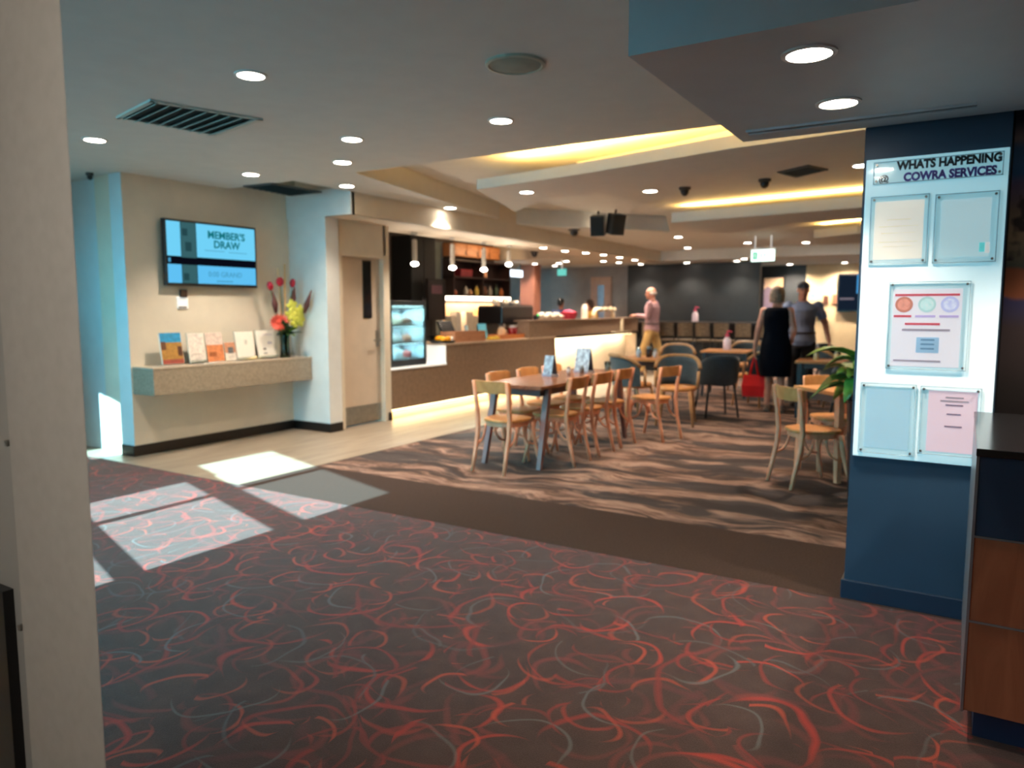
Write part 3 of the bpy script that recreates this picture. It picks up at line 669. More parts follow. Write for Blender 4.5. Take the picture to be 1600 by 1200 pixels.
# ---- pair of hanging speakers
p = GZ(947, 316, ZC)
SPX = Vector((p.x, p.y, 0)); 
def hang_speaker(dx, rz, label):
    t = thing('hanging_speaker', label, 'speaker', (SPX.x+dx, SPX.y, ZP1-0.06), rz, 'pair of black speakers hung from the first beam')
    R = Rx(0.25)
    MB().obox((0, 0, -0.11), (0.17, 0.16, 0.24), R).build('cabinet', BLACK, t, bevel=0.01)
    MB().obox(R @ Vector((0, -0.083, 0)) + Vector((0, 0, -0.11)), (0.15, 0.006, 0.21), R).build('grille', M('speaker_cloth', (24, 22, 22), 0.8), t)
    MB().tube([(0, 0, 0.06), (0, 0.02, 0.0), (0, 0.0, -0.02)], 0.012, 8).build('bracket', BLACK, t)
hang_speaker(-0.10, 0.25, 'black speaker of the hanging pair, the one on the counter side'); hang_speaker(0.13, 0.95, 'black speaker of the hanging pair, the one turned towards the column')
# ---- exit sign
p = GZ(1192, 397, ZP2-0.10)
ex = thing('exit_sign', 'lit green and white exit sign hanging from the low ceiling', 'exit sign', (p.x, p.y, ZF), -0.15)
MB().box(-0.20, -0.02, -0.43, 0.20, 0.02, -0.24).build('panel', emis('exit_white', (225, 255, 240), 2.4), ex, bevel=0.004)
MB().box(-0.21, -0.016, -0.24, 0.21, 0.016, -0.215).box(-0.15, -0.008, -0.216, -0.13, 0.008, 0.0).box(0.13, -0.008, -0.216, 0.15, 0.008, 0.0).build('bracket', WHITE, ex)
EG = emis('exit_green', (70, 200, 150), 1.0)
text('EXIT', 0.10, EG, ex, (0.06, -0.0215, -0.335), (PI/2, 0, 0), bold=0.002)
a = MB().box(-0.17, -0.022, -0.40, -0.085, -0.0202, -0.27).build('running_figure_panel', EG, ex)
f = MB(); f.ell((-0.125, -0.0235, -0.08), (0.010, 0.002, 0.010), 8, 6); f.tube([(-0.127, -0.0235, -0.095), (-0.13, -0.0235, -0.13)], 0.007, 6)
f.tube([(-0.13, -0.0235, -0.13), (-0.115, -0.0235, -0.15), (-0.12, -0.0235, -0.175)], 0.005, 6); f.tube([(-0.13, -0.0235, -0.13), (-0.145, -0.0235, -0.15), (-0.16, -0.0235, -0.155)], 0.005, 6)
f.tube([(-0.127, -0.0235, -0.10), (-0.11, -0.0235, -0.115)], 0.004, 6); f.tube([(-0.127, -0.0235, -0.10), (-0.147, -0.0235, -0.115)], 0.004, 6); f.build('running_figure', emis('exit_figure', (235, 255, 245), 1.2), a, loc=(0, 0, -0.21))
p2 = GZ(878, 424, 2.2); e2 = thing('exit_sign', 'small green exit sign far behind the counter, above the seated people', 'exit sign', (p2.x, p2.y, ZP2))
MB().box(-0.10, -0.02, -0.34, 0.10, 0.02, -0.20).build('panel', emis('exit_teal', (110, 205, 190), 1.0), e2, bevel=0.004); MB().box(-0.01, -0.01, -0.2, 0.01, 0.01, 0.0).build('stem', WHITE, e2)

# ---- notice board on the column
NY = 3.85
nb = thing('notice_board', 'tall white acrylic notice board fixed to the navy column', 'notice board', (-0.16, NY-0.001, 1.41))
BX0, BX1, BZ0, BZ1 = -0.272, 0.279, -0.692, 0.69
GLOSSW = M('added_glow_acrylic', (236, 240, 242), 0.12, spec=0.6, var=0.008, coat=0.6, emit=(0.32, 0.76, 0.90), estr=0.36)  # emission added to brighten the white board; it has no lamp inside
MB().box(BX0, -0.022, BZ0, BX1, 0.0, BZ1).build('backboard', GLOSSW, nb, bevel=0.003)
PANE = GLASS('poster_acrylic', (253, 254, 254), 0.07, 0.03)
PB = {}
def pocket(x0, x1, z0, z1, nm='poster_pocket'):
    x0 += 0.16; x1 += 0.16; z0 -= 1.41; z1 -= 1.41
    o = MB().box(x0, -0.033, z0, x1, -0.030, z1).build(nm, PANE, nb)
    e = MB(); 
    for a in ((x0, z0, x1, z0+0.004), (x0, z1-0.004, x1, z1), (x0, z0, x0+0.004, z1), (x1-0.004, z0, x1, z1)): e.box(a[0], -0.034, a[1], a[2], -0.029, a[3])
    e.build('edge', M('acrylic_edge', (176, 200, 208), 0.2), o)
    for x in (x0+0.014, x1-0.014):
        for z in (z0+0.014, z1-0.014): MB().tube([(x, -0.022, z), (x, -0.040, z)], 0.0055, 8).build('standoff', STEEL, o)
    return o
def add_glow(m):
    # sheets get added emission in their own colour, to keep up with the board
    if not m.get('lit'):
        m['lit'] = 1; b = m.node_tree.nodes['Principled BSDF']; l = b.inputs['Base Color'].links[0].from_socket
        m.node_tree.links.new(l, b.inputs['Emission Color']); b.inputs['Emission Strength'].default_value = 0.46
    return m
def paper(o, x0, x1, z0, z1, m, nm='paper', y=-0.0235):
    m = add_glow(m)
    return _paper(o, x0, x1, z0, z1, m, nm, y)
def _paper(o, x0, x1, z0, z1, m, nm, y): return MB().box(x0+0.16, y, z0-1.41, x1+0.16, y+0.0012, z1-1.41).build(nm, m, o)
INKB = M('black_ink', (24, 30, 44), 0.5); INKP = M('purple_ink', (92, 70, 160), 0.5); INKG = M('grey_ink', (150, 140, 152), 0.6)
tp = pocket(-0.400, 0.100, 1.985, 2.085, 'title_plate')
text('WHATS HAPPENING', 0.050, INKB, nb, (0.055, -0.0235, 0.650), (PI/2, 0, 0), bold=0.0026, sx=0.86)
text('@', 0.042, INKB, nb, (-0.197, -0.0235, 0.598), (PI/2, 0, 0), bold=0.001)
text('COWRA SERVICES', 0.050, INKP, nb, (0.060, -0.0235, 0.598), (PI/2, 0, 0), bold=0.0026, sx=0.86)
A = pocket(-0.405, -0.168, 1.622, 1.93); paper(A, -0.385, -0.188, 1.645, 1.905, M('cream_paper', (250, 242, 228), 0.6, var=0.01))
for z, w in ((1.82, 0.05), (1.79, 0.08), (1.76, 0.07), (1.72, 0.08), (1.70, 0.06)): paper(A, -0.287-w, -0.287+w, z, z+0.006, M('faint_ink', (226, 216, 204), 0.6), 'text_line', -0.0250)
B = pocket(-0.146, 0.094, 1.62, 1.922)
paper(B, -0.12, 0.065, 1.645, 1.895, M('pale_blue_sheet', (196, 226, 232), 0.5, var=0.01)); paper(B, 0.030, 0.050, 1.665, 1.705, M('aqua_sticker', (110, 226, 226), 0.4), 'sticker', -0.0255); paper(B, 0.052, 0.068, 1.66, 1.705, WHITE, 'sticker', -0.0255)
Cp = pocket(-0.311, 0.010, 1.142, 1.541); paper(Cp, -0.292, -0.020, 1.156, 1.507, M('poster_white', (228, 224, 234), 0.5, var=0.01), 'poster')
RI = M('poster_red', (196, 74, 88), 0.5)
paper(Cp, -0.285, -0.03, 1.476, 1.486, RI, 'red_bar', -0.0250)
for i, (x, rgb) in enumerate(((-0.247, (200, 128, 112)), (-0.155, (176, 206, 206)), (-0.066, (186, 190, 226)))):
    MB().tube([(x+0.16, -0.0232, 0.028), (x+0.16, -0.0252, 0.028)], 0.036, 24).build('poster_circle', add_glow(M('poster_disc_%d' % i, rgb, 0.5, var=0.04)), Cp)
    MB().tube([(x+0.16, -0.0240, 0.028), (x+0.16, -0.0260, 0.028)], 0.026, 20).build('poster_circle', M('poster_disc_in_%d' % i, [min(255, v+20) for v in rgb], 0.5, var=0.08, scale=60).copy() if False else add_glow(M('poster_disc_in_%d' % i, [min(255, v+20) for v in rgb], 0.5, var=0.08, scale=60)), Cp)
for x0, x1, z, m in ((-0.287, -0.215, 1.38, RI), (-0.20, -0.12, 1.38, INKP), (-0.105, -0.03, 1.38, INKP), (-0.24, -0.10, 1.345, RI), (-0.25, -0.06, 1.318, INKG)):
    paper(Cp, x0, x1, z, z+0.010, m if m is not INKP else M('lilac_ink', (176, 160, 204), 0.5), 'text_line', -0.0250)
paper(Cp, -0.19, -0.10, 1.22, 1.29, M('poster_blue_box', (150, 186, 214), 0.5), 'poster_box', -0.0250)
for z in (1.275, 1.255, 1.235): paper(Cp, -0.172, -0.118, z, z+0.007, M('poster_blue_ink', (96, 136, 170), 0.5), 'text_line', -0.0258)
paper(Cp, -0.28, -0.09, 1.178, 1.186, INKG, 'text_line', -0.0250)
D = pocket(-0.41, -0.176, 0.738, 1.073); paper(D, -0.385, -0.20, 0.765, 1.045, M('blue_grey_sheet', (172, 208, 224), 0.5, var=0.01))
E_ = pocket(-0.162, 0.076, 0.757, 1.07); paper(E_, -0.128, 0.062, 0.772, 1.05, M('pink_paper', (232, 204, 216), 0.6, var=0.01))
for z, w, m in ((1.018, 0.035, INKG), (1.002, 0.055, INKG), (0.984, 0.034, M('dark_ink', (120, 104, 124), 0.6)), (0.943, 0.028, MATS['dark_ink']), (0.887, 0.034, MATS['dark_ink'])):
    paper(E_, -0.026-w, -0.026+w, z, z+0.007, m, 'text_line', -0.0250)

# ---- mural picture behind the desk
def mural_mat():
    k = N('mural_print'); P = k.pos(); s = k.n('ShaderNodeSeparateXYZ'); k.l(P, s.inputs[0])
    z = k.math('ADD', k.math('DIVIDE', k.math('SUBTRACT', s.outputs[2], 0.7), 1.6), k.math('MULTIPLY_ADD', k.noise(P, 5.0, 3.0), 0.05, -0.025))
    c = k.ramp(z, [(0.0, (20, 16, 16)), (0.22, (30, 26, 26)), (0.40, (56, 46, 48)), (0.475, (60, 60, 96)), (0.485, (150, 88, 62)), (0.555, (168, 100, 72)), (0.565, (96, 104, 96)), (0.64, (150, 132, 108)), (0.72, (120, 104, 92)), (0.80, (96, 86, 120)), (0.83, (44, 96, 150)), (0.90, (70, 120, 170)), (0.93, (150, 150, 160)), (0.98, (80, 92, 120))])
    b = k.math('MULTIPLY', k.math('SUBTRACT', k.noise(P, 9.0, 2.0), 0.52), 14.0, clamp=True)
    band = k.math('MULTIPLY', k.math('GREATER_THAN', z, 0.58), k.math('LESS_THAN', z, 0.78))
    c = k.mix(k.math('MULTIPLY', b, band), c, lin((52, 46, 48)))
    k.l(c, k.b.inputs['Base Color']); k.b.inputs['Roughness'].default_value = 0.35; return k.m
mu = thing('mural', 'large landscape picture with orange field behind the reception desk', 'picture', (1.2, 4.1, 1.5))
MB().box(-1.06, -0.03, -0.80, 2.5, 0.0, 0.82).build('print', mural_mat(), mu)
fr = MB()
for a in ((-1.07, -0.81, 2.51, -0.80), (-1.07, 0.82, 2.51, 0.83), (-1.07, -0.81, -1.06, 0.83), (2.5, -0.81, 2.51, 0.83)): fr.box(a[0], -0.036, a[1], a[2], 0, a[3])
fr.build('frame', BLACK, mu)

# ---- reception desk
DX, DY = 0.055, 2.74
rd = thing('reception_desk', 'reception desk with two timber panels, navy band and black top', 'desk', (DX, DY, 0))
MB().box(0.035, 0.05, 0.0, 2.6, 0.9, 0.10).build('plinth', M('desk_plinth_blue', (24, 40, 66), 0.4), rd)
MB().box(0.004, 0.012, 0.10, 2.6, 0.95, 0.955).build('carcass', DARKNAVY, rd)
TIMB = WOOD('desk_timber', (134, 72, 48), (158, 90, 62), 2.2, (6, 6, 1.2), 0.38)
for z0, z1 in ((0.105, 0.406), (0.412, 0.688)): MB().box(0.004, 0.0, z0, 2.6, 0.012, z1).build('timber_panel', TIMB, rd, bevel=0.002)
MB().box(0.004, 0.0, 0.694, 2.6, 0.012, 0.955).build('navy_panel', DARKNAVY, rd, bevel=0.002)
for z in (0.409, 0.691): MB().box(0.0, -0.002, z-0.003, 2.6, 0.012, z+0.003).build('metal_strip', ALU, rd)
MB().box(-0.004, -0.003, 0.10, 0.004, 0.95, 0.955).build('end_trim', ALU, rd)
MB().box(-0.006, -0.02, 0.955, 2.62, 0.97, 0.98).build('desk_top', M('black_desk_top', (18, 18, 20), 0.18, var=0.04), rd, bevel=0.003)

# ---- plant in tall pot beside the column
pp = GZ(1342, 770)
pl = thing('potted_plant', 'leafy green plant in a tall dark pot half hidden by the column', 'plant', (-0.57, 6.0, 0))
MB().lathe([(0.11, 0), (0.13, 0.01), (0.165, 0.72), (0.175, 0.74), (0.155, 0.74), (0.15, 0.70), (0.10, 0.05)], n=20).build('pot', M('dark_planter', (18, 18, 24), 0.4), pl, smooth=False)
MB().lathe([(0.150, 0.69), (0.13, 0.715), (0.02, 0.72)], n=16).build('soil', M('potting_soil', (48, 36, 28), 0.95, var=0.2, scale=40), pl)
LV = [M('broad_leaf_%d' % i, c, 0.38, var=0.22, scale=10, spec=0.5) for i, c in enumerate(((88, 128, 48), (64, 104, 40), (40, 80, 38), (104, 148, 60)))]
rr = random.Random(11)
for k in range(38):
    a = k*2.399; L = rr.uniform(0.26, 0.44); h = rr.uniform(0.05, 0.42)
    b = Vector((0.05*math.cos(a), 0.05*math.sin(a), 0.72+h*0.65)); tip = b + Vector((L*math.cos(a), L*math.sin(a), rr.uniform(-0.05, 0.22)))
    lf_ = MB().leaf(b, tip, 0.095, 0.10, 0.2).build('leaf', LV[k % 4], pl, smooth=True, solid=0.0015)
for k in range(5):
    a = k*1.3; MB().tube([(0.02*math.cos(a), 0.02*math.sin(a), 0.70), (0.05*math.cos(a), 0.05*math.sin(a), 0.95), (0.06*math.cos(a), 0.06*math.sin(a), 1.08)], [0.012, 0.009, 0.005], 6).build('stem', SG, pl)

# ================================================================ CAFE COUNTER
CF = -6.2
CTOP = M('counter_top_stone', (190, 166, 142), 0.3, var=0.05, scale=25)
KICKM = M('lit_kick_panel', (232, 214, 180), 0.5, var=0.02)
LEDW = M('warm_led_strip', (255, 230, 180), 0.4, emit=(1.0, 0.80, 0.46), estr=8.0)
def arealight(name, loc, size, sy, energy, rot, color, parent):
    L = bpy.data.lights.new(name, 'AREA'); L.shape = 'RECTANGLE'; L.size = size; L.size_y = sy; L.energy = energy; L.color = color
    lo = bpy.data.objects.new(name, L); COL.objects.link(lo); lo.parent = parent; lo.location = loc; lo.rotation_euler = rot
ct = thing('cafe_counter', 'long taupe cafe counter with a glowing kick strip at its foot', 'counter', (CF, 7.14, 0))
L1, L2, L3 = 1.17, 4.41, 8.26
MB().box(-0.75, 0, 0.125, 0, L1, 0.635).build('low_front_panel', TAUPE, ct)
MB().box(-0.75, L1, 0.125, 0, L2, 0.905).build('front_panel', TAUPE, ct)
MB().box(-0.76, -0.0, 0.635, 0.012, L1+0.0, 0.66).build('low_top', WHITE, ct, bevel=0.003)
MB().box(-0.36, L1-0.012, 0.66, 0.0, L1, 0.905).build('white_end_panel', WHITE, ct)
MB().box(-0.76, L1-0.015, 0.905, 0.014, L2, 0.93).build('counter_top', CTOP, ct, bevel=0.003)
MB().box(-0.72, 0, 0, -0.075, L2, 0.125).build('kick_panel', KICKM, ct)
MB().box(-0.05, 0.02, 0.112, -0.03, L2-0.02, 0.124).build('led_strip', LEDW, ct)
for i in range(4): arealight('kick_lamp', (-0.035, L2*(i+0.5)/4, 0.11), 0.04, L2/4, 5.5, (0, math.radians(-25), 0), (1, 0.72, 0.34), ct)
MB().box(-0.22, 3.47, 0.93, 0.0, L3, 1.20).build('upstand', TAUPE, ct)
MB().box(-0.28, 3.45, 1.20, 0.02, L3+0.02, 1.222).build('upstand_cap', M('taupe_cap', (122, 100, 82), 0.35), ct, bevel=0.003)
MB().box(-0.75, L2, 0.885, 0.03, L3, 0.93).build('bar_ledge', M('dark_bar_ledge', (44, 30, 26), 0.4), ct)
MB().box(-0.75, L2+0.02, 0.0, -0.25, L3-0.02, 0.885).build('lit_bar_panel', M('bar_white_panel', (236, 220, 200), 0.5, var=0.01), ct)
MB().box(-0.25, L3-0.06, 0.0, -0.02, L3-0.02, 0.885).build('bar_end_panel', M('bar_end_cream', (214, 190, 166), 0.5), ct)
MB().box(-0.75, L2-0.04, 0.0, -0.0, L2+0.0, 0.885).build('bar_end_panel', TAUPE, ct)
MB().box(-0.13, L2+0.1, 0.868, -0.10, L3-0.1, 0.884).build('led_strip', LEDW, ct)
for i, e in enumerate((20, 14, 6)): arealight('bar_lamp', (-0.11, L2+0.65+1.2*i, 0.862), 0.05, 1.1, e, (0, math.radians(28), 0), (1, 0.82, 0.56), ct)
MB().box(-0.75, L3-0.5, 0.93, -0.22, L3, 1.20).build('servery_end', TAUPE, ct)

# raised ceiling over the servery is cut out of the low one in the setting; fittings on the back wall
XB = -8.66
def BW(px, py, X=XB): p = GX(px, py, X); return p.y, p.z
def wallbox(nm, label, cat, px0, py0, px1, py1, d, mat, X=XB, parts=True):
    y0, z1 = BW(px0, py0, X); y1, _ = BW(px1, py0, X); _, z0 = BW((px0+px1)/2, py1, X)
    t = thing(nm, label, cat, (X, (y0+y1)/2, z0)); return t, (y1-y0), (z1-z0), y0, z0
t, wd, ht, y0, z0 = wallbox('tall_cabinet', 'tall black cabinet at the left end of the servery back wall', 'cabinet', 612, 380, 651, 500, 0.3, BLACK)
MB().box(0, -wd/2, -z0+0.0, 0.42, wd/2, 2.68-z0).build('body', M('black_cabinet', (22, 22, 22), 0.4), t)
for s in (-1, 1): 
    d_ = MB().box(0.42, min(s*0.01, s*(wd/2-0.01)), -z0+0.1, 0.435, max(s*0.01, s*(wd/2-0.01)), 2.62-z0).build('door', M('black_cabinet_door', (30, 31, 30), 0.35), t, bevel=0.003)
    MB().box(0.435, s*0.04-0.008, 0.1, 0.455, s*0.04+0.008, 0.4).build('handle', STEEL, d_)
t, wd, ht, y0, z0 = wallbox('glass_screen', 'grey green glass screen between black cabinet and timber cupboards', 'screen', 652, 376, 688, 502, 0.05, None)
MB().box(0, -wd/2, -z0+0.9, 0.03, wd/2, 2.68-z0).build('panel', M('grey_green_glass', (128, 134, 126), 0.15, spec=0.6, var=0.12, scale=2), t)
fr = MB(); 
for s in (-1, 1): fr.box(-0.01, s*wd/2-0.02, -z0+0.9, 0.04, s*wd/2+0.02, 2.68-z0)
fr.build('frame', ALU, t)
t, wd, ht, y0, z0 = wallbox('wall_cupboard', 'row of warm timber cupboards high on the servery back wall', 'cupboard', 689, 380, 762, 404, 0.35, None)
TW = WOOD('warm_cupboard_timber', (150, 92, 52), (192, 126, 78), 3.0, (10, 1, 10), 0.4)
MB().box(0, -wd/2, 0, 0.30, wd/2, ht).build('carcass', TW, t)
for i in range(4):
    a = -wd/2 + wd*i/4; d_ = MB().box(0.30, a+0.012, 0.012, 0.32, a+wd/4-0.012, ht-0.01).build('door', TW, t, bevel=0.004)
    MB().box(0.32, a+wd/4-0.05, 0.03, 0.33, a+wd/4-0.035, 0.12).build('handle', BLACK, d_)
arealight('cupboard_lamp', (0.75, 0, ht-0.1), 0.1, wd, 7, (0, math.radians(70), 0), (1, 0.72, 0.42), t)
t, wd, ht, y0, z0 = wallbox('open_shelf', 'dark open shelving of bottles with a bright light strip beneath', 'shelf', 689, 405, 779, 464, 0.3, None)
DKW = M('dark_shelf_timber', (44, 24, 20), 0.45, var=0.1)
MB().box(0, -wd/2, 0, 0.02, wd/2, ht).build('back_panel', DKW, t)
for z in (0, ht*0.5, ht-0.03): MB().box(0.02, -wd/2, z, 0.30, wd/2, z+0.03).build('shelf_board', DKW, t)
for s in (-wd/2, -0.02, wd/2-0.03): MB().box(0.02, s, 0.03, 0.30, s+0.03, ht-0.03).build('upright', DKW, t)
MB().box(0.05, -wd/2, -0.07, 0.29, wd/2+0.02, -0.0).build('light_strip', M('shelf_light', (255, 236, 214), 0.4, emit=(1.0, 0.84, 0.66), estr=7.0), t)
arealight('shelf_lamp', (0.17, 0, -0.08), 0.15, wd, 20, (0, 0, 0), (1, 0.80, 0.56), t)
SHELF = (t.location.copy(), wd, ht)
lab = ['red', 'clear', 'amber', 'yellow', 'brown', 'pale', 'dark green', 'orange']
for i, (px, c, h) in enumerate(((698, (196, 98, 60), .10), (715, (190, 180, 170), .17), (722, (190, 140, 100), .12), (732, (210, 180, 84), .18), (745, (110, 70, 50), .2), (753, (150, 140, 130), .19), (763, (60, 80, 60), .22), (771, (190, 110, 60), .16))):
    y = BW(px, 460)[0]; b = thing('bottle', lab[i]+' bottle on the dark lower shelf, number %s from the menu board' % ['one', 'two', 'three', 'four', 'five', 'six', 'seven', 'eight'][i], 'bottle', (XB+0.2, y, SHELF[0].z+0.03), 0, 'bottles on the dark shelf')
    MB().lathe([(0.045, 0), (0.05, 0.01), (0.048, h*0.6), (0.02, h*0.8), (0.018, h)], n=12).build('body', M('bottle_%d' % i, c, 0.2, spec=0.6), b, smooth=True)
    MB().lathe([(0.022, h), (0.022, h+0.025), (0.01, h+0.027)], n=10).build('cap', BLACK, b)
y, z = BW(743, 434); b = thing('framed_print', 'pink and cream framed print leaning on the upper dark shelf', 'picture', (XB+0.2, y, SHELF[0].z+SHELF[2]*0.5+0.03))
MB().obox((0, 0, 0.15), (0.02, 0.20, 0.30), Ry(-0.12)).build('frame', BLACK, b); MB().obox((0.013, 0, 0.15), (0.004, 0.17, 0.27), Ry(-0.12)).build('print', M('pink_print', (224, 150, 120), 0.5, var=0.3, scale=8), b)
y, z = BW(711, 445); b = thing('red_box', 'dark red box lying on the upper dark shelf', 'box', (XB+0.18, y, SHELF[0].z+SHELF[2]*0.5+0.03))
MB().box(-0.1, -0.2, 0, 0.1, 0.2, 0.11).build('body', M('dark_red_card', (110, 20, 34), 0.5), b, bevel=0.006); MB().box(-0.105, -0.205, 0.11, 0.105, 0.205, 0.14).build('lid', M('dark_red_lid', (130, 26, 40), 0.5), b)
bb = thing('back_bench', 'low servery back bench under the lit dark shelves', 'bench', (XB, 11.6, 0))
MB().box(0, -0.05, 0.0, 0.62, 2.0, 0.87).build('body', M('back_bench_front', (120, 96, 78), 0.5), bb); MB().box(0, -0.06, 0.87, 0.64, 2.02, 0.91).build('bench_top', STEEL, bb)
spb = struct('trim_3', MB().box(XB+0.002, BW(689, 470)[0], 0.91, XB+0.012, BW(780, 470)[0], 1.52), M('splashback', (204, 164, 126), 0.35, var=0.05))
# menu board standing before the glass screen
y0, z1 = BW(667, 437, -8.0); y1, _ = BW(692, 437, -8.0); _, z0 = BW(680, 498, -8.0)
b = thing('menu_board', 'tall black menu board in a dark frame before the glass screen', 'menu board', (-8.0, (y0+y1)/2, 0.91)); wd = y1-y0; z0 -= 0.91; z1 -= 0.91
MB().box(0, -wd/2, z0, 0.03, wd/2, z1).build('board', M('menu_black', (28, 22, 22), 0.35), b)
fr = MB(); fr.box(-0.005, -wd/2-0.02, z0-0.02, 0.04, -wd/2+0.02, z1+0.02); fr.box(-0.005, wd/2-0.02, z0-0.02, 0.04, wd/2+0.02, z1+0.02); fr.box(-0.005, -wd/2, z1-0.02, 0.04, wd/2, z1+0.02); fr.box(-0.005, -wd/2, z0-0.02, 0.04, wd/2, z0+0.02)
fr.build('frame', M('menu_frame', (16, 12, 12), 0.4), b); MB().box(0.03, -wd*0.3, z1-0.24, 0.033, wd*0.34, z1-0.09).build('printed_panel', M('menu_plum', (96, 62, 70), 0.5), b)
for s in (-0.3, 0.3): MB().box(0, s*wd-0.01, 0, 0.02, s*wd+0.01, z0).build('leg', BLACK, b)
MB().box(-0.12, -wd*0.4, 0, 0.12, wd*0.4, 0.012).build('foot', BLACK, b)
sb = thing('service_bench', 'low bench carrying the black menu board', 'bench', (-8.02, (y0+y1)/2, 0)); MB().box(0.0, -0.45, 0, 0.36, 0.42, 0.87).build('body', M('olive_bench', (98, 92, 76), 0.5), sb); MB().box(-0.0, -0.46, 0.87, 0.38, 0.43, 0.91).build('bench_top', STEEL, sb)

# ---- pendants over the counter
def pendant(px, py_top, py_lamp, label, X=-6.42):
    p = GX(px, py_lamp, X); q = GX(px, py_top, X); z1 = q.z; zl = p.z
    t = thing('pendant_lamp', label, 'pendant lamp', (X, p.y, ZB)); h = z1-zl; zz = zl-ZB
    MB().lathe([(0.04, 0), (0.04, -0.025), (0.012, -0.03)], n=14).build('canopy', TRIM, t)
    MB().tube([(0, 0, -0.02), (0, 0, zz+h)], 0.004, 6).build('cord', M('pendant_cord', (90, 84, 78), 0.6), t)
    MB().lathe([(0.012, zz+h+0.01), (0.034, zz+h), (0.036, zz+0.01), (0.030, zz+0.0)], n=16).build('shade', M('pendant_white', (206, 196, 184), 0.4), t)
    MB().ell((0, 0, zz-0.002), (0.052, 0.052, 0.03), 14, 8).build('bulb', LENS, t, smooth=True)
    L = bpy.data.lights.new('lamp', 'POINT'); L.energy = 14; L.color = LAMP; L.shadow_soft_size = 0.04
    lo = bpy.data.objects.new('lamp', L); COL.objects.link(lo); lo.parent = t; lo.location = (0, 0, zz-0.08)
pendant(648, 375, 412, 'slim white pendant lamp, nearest the door, over the cake fridge')
pendant(707, 382, 418, 'slim white pendant lamp, second over the cafe counter')
pendant(756, 388, 421, 'slim white pendant lamp, third over the cafe counter')
pendant(795, 392, 413, 'slim white pendant lamp, farthest over the cafe counter by the lit sign')
# ---- hanging light box beyond
p = GX(800, 427, -8.75); lb = thing('light_box', 'bright white hanging light box beyond the end of the servery', 'light box', (p.x, p.y, p.z))
MB().box(-0.03, -0.42, -0.08, 0.03, 0.42, 0.08).build('housing', WHITE, lb, bevel=0.005); MB().box(0.03, -0.41, -0.07, 0.034, 0.41, 0.07).build('lit_face', emis('lit_face', (225, 240, 255), 3.0), lb)
for s in (-0.3, 0.3): MB().tube([(0, s, 0.08), (0, s, ZB+0.0-p.z)], 0.006, 6).build('rod', STEEL, lb)
# ---- display fridge
fg = thing('cake_fridge', 'glass fronted cake display fridge glowing cold white on the low counter', 'fridge', (-6.27, 7.60, 0.66))
FW, FH, FDp = 0.36, 0.86, 0.46
MB().box(-FDp, -FW, 0, 0, FW, 0.09).build('base', M('fridge_dark', (40, 44, 48), 0.4), fg, bevel=0.004)
MB().box(-FDp, -FW, 0.80, 0, FW, FH).build('top', MATS['fridge_dark'], fg, bevel=0.004)
MB().box(-FDp, -FW, 0.09, -FDp+0.02, FW, 0.80).build('back_panel', M('fridge_inner', (214, 230, 236), 0.4), fg)
for s in (-1, 1):
    for x in (-0.025, -FDp+0.02): MB().box(x, s*FW-0.012*(s+1), 0.09, x+0.025, s*FW+0.012*(1-s), 0.80).build('post', MATS['fridge_dark'], fg)
    MB().box(-FDp+0.045, s*(FW-0.008)-0.003, 0.09, -0.025, s*(FW-0.008)+0.003, 0.80).build('side_glass' if s < 0 else 'side_panel', GLS if s < 0 else MATS['fridge_inner'], fg)
MB().box(-0.008, -FW+0.024, 0.09, -0.002, FW-0.024, 0.80).build('front_glass', GLS, fg)
COLD = M('fridge_led', (220, 245, 255), 0.4, emit=(0.72, 0.96, 1.0), estr=16.0)
for i, z in enumerate((0.30, 0.53)):
    s_ = MB().box(-FDp+0.03, -FW+0.03, z, -0.03, FW-0.03, z+0.008).build('glass_shelf', GLS, fg)
    MB().box(-0.05, -FW+0.03, z-0.016, -0.032, FW-0.03, z-0.001).build('led_strip', COLD, s_)
s_ = MB().box(-0.06, -FW+0.03, 0.765, -0.03, FW-0.03, 0.80).build('led_strip', COLD, fg)
arealight('fridge_lamp', (-0.2, 0, 0.76), 0.3, 0.6, 130, (0, 0, 0), (0.70, 0.95, 1.0), fg); arealight('fridge_lamp', (-0.2, 0, 0.515), 0.3, 0.6, 70, (0, 0, 0), (0.70, 0.95, 1.0), fg); arealight('fridge_lamp', (-0.2, 0, 0.29), 0.3, 0.6, 70, (0, 0, 0), (0.62, 0.92, 1.0), fg)
rr = random.Random(5)
cols = [((236, 232, 226), 'white iced'), ((226, 214, 190), 'cream'), ((120, 76, 54), 'chocolate'), ((96, 190, 200), 'teal boxed'), ((230, 226, 220), 'frosted'), ((190, 120, 90), 'caramel'), ((90, 196, 214), 'blue boxed'), ((240, 238, 236), 'meringue'), ((206, 96, 90), 'berry')]
lv = ['top', 'middle', 'bottom']; wh = ['near end', 'centre', 'far end']
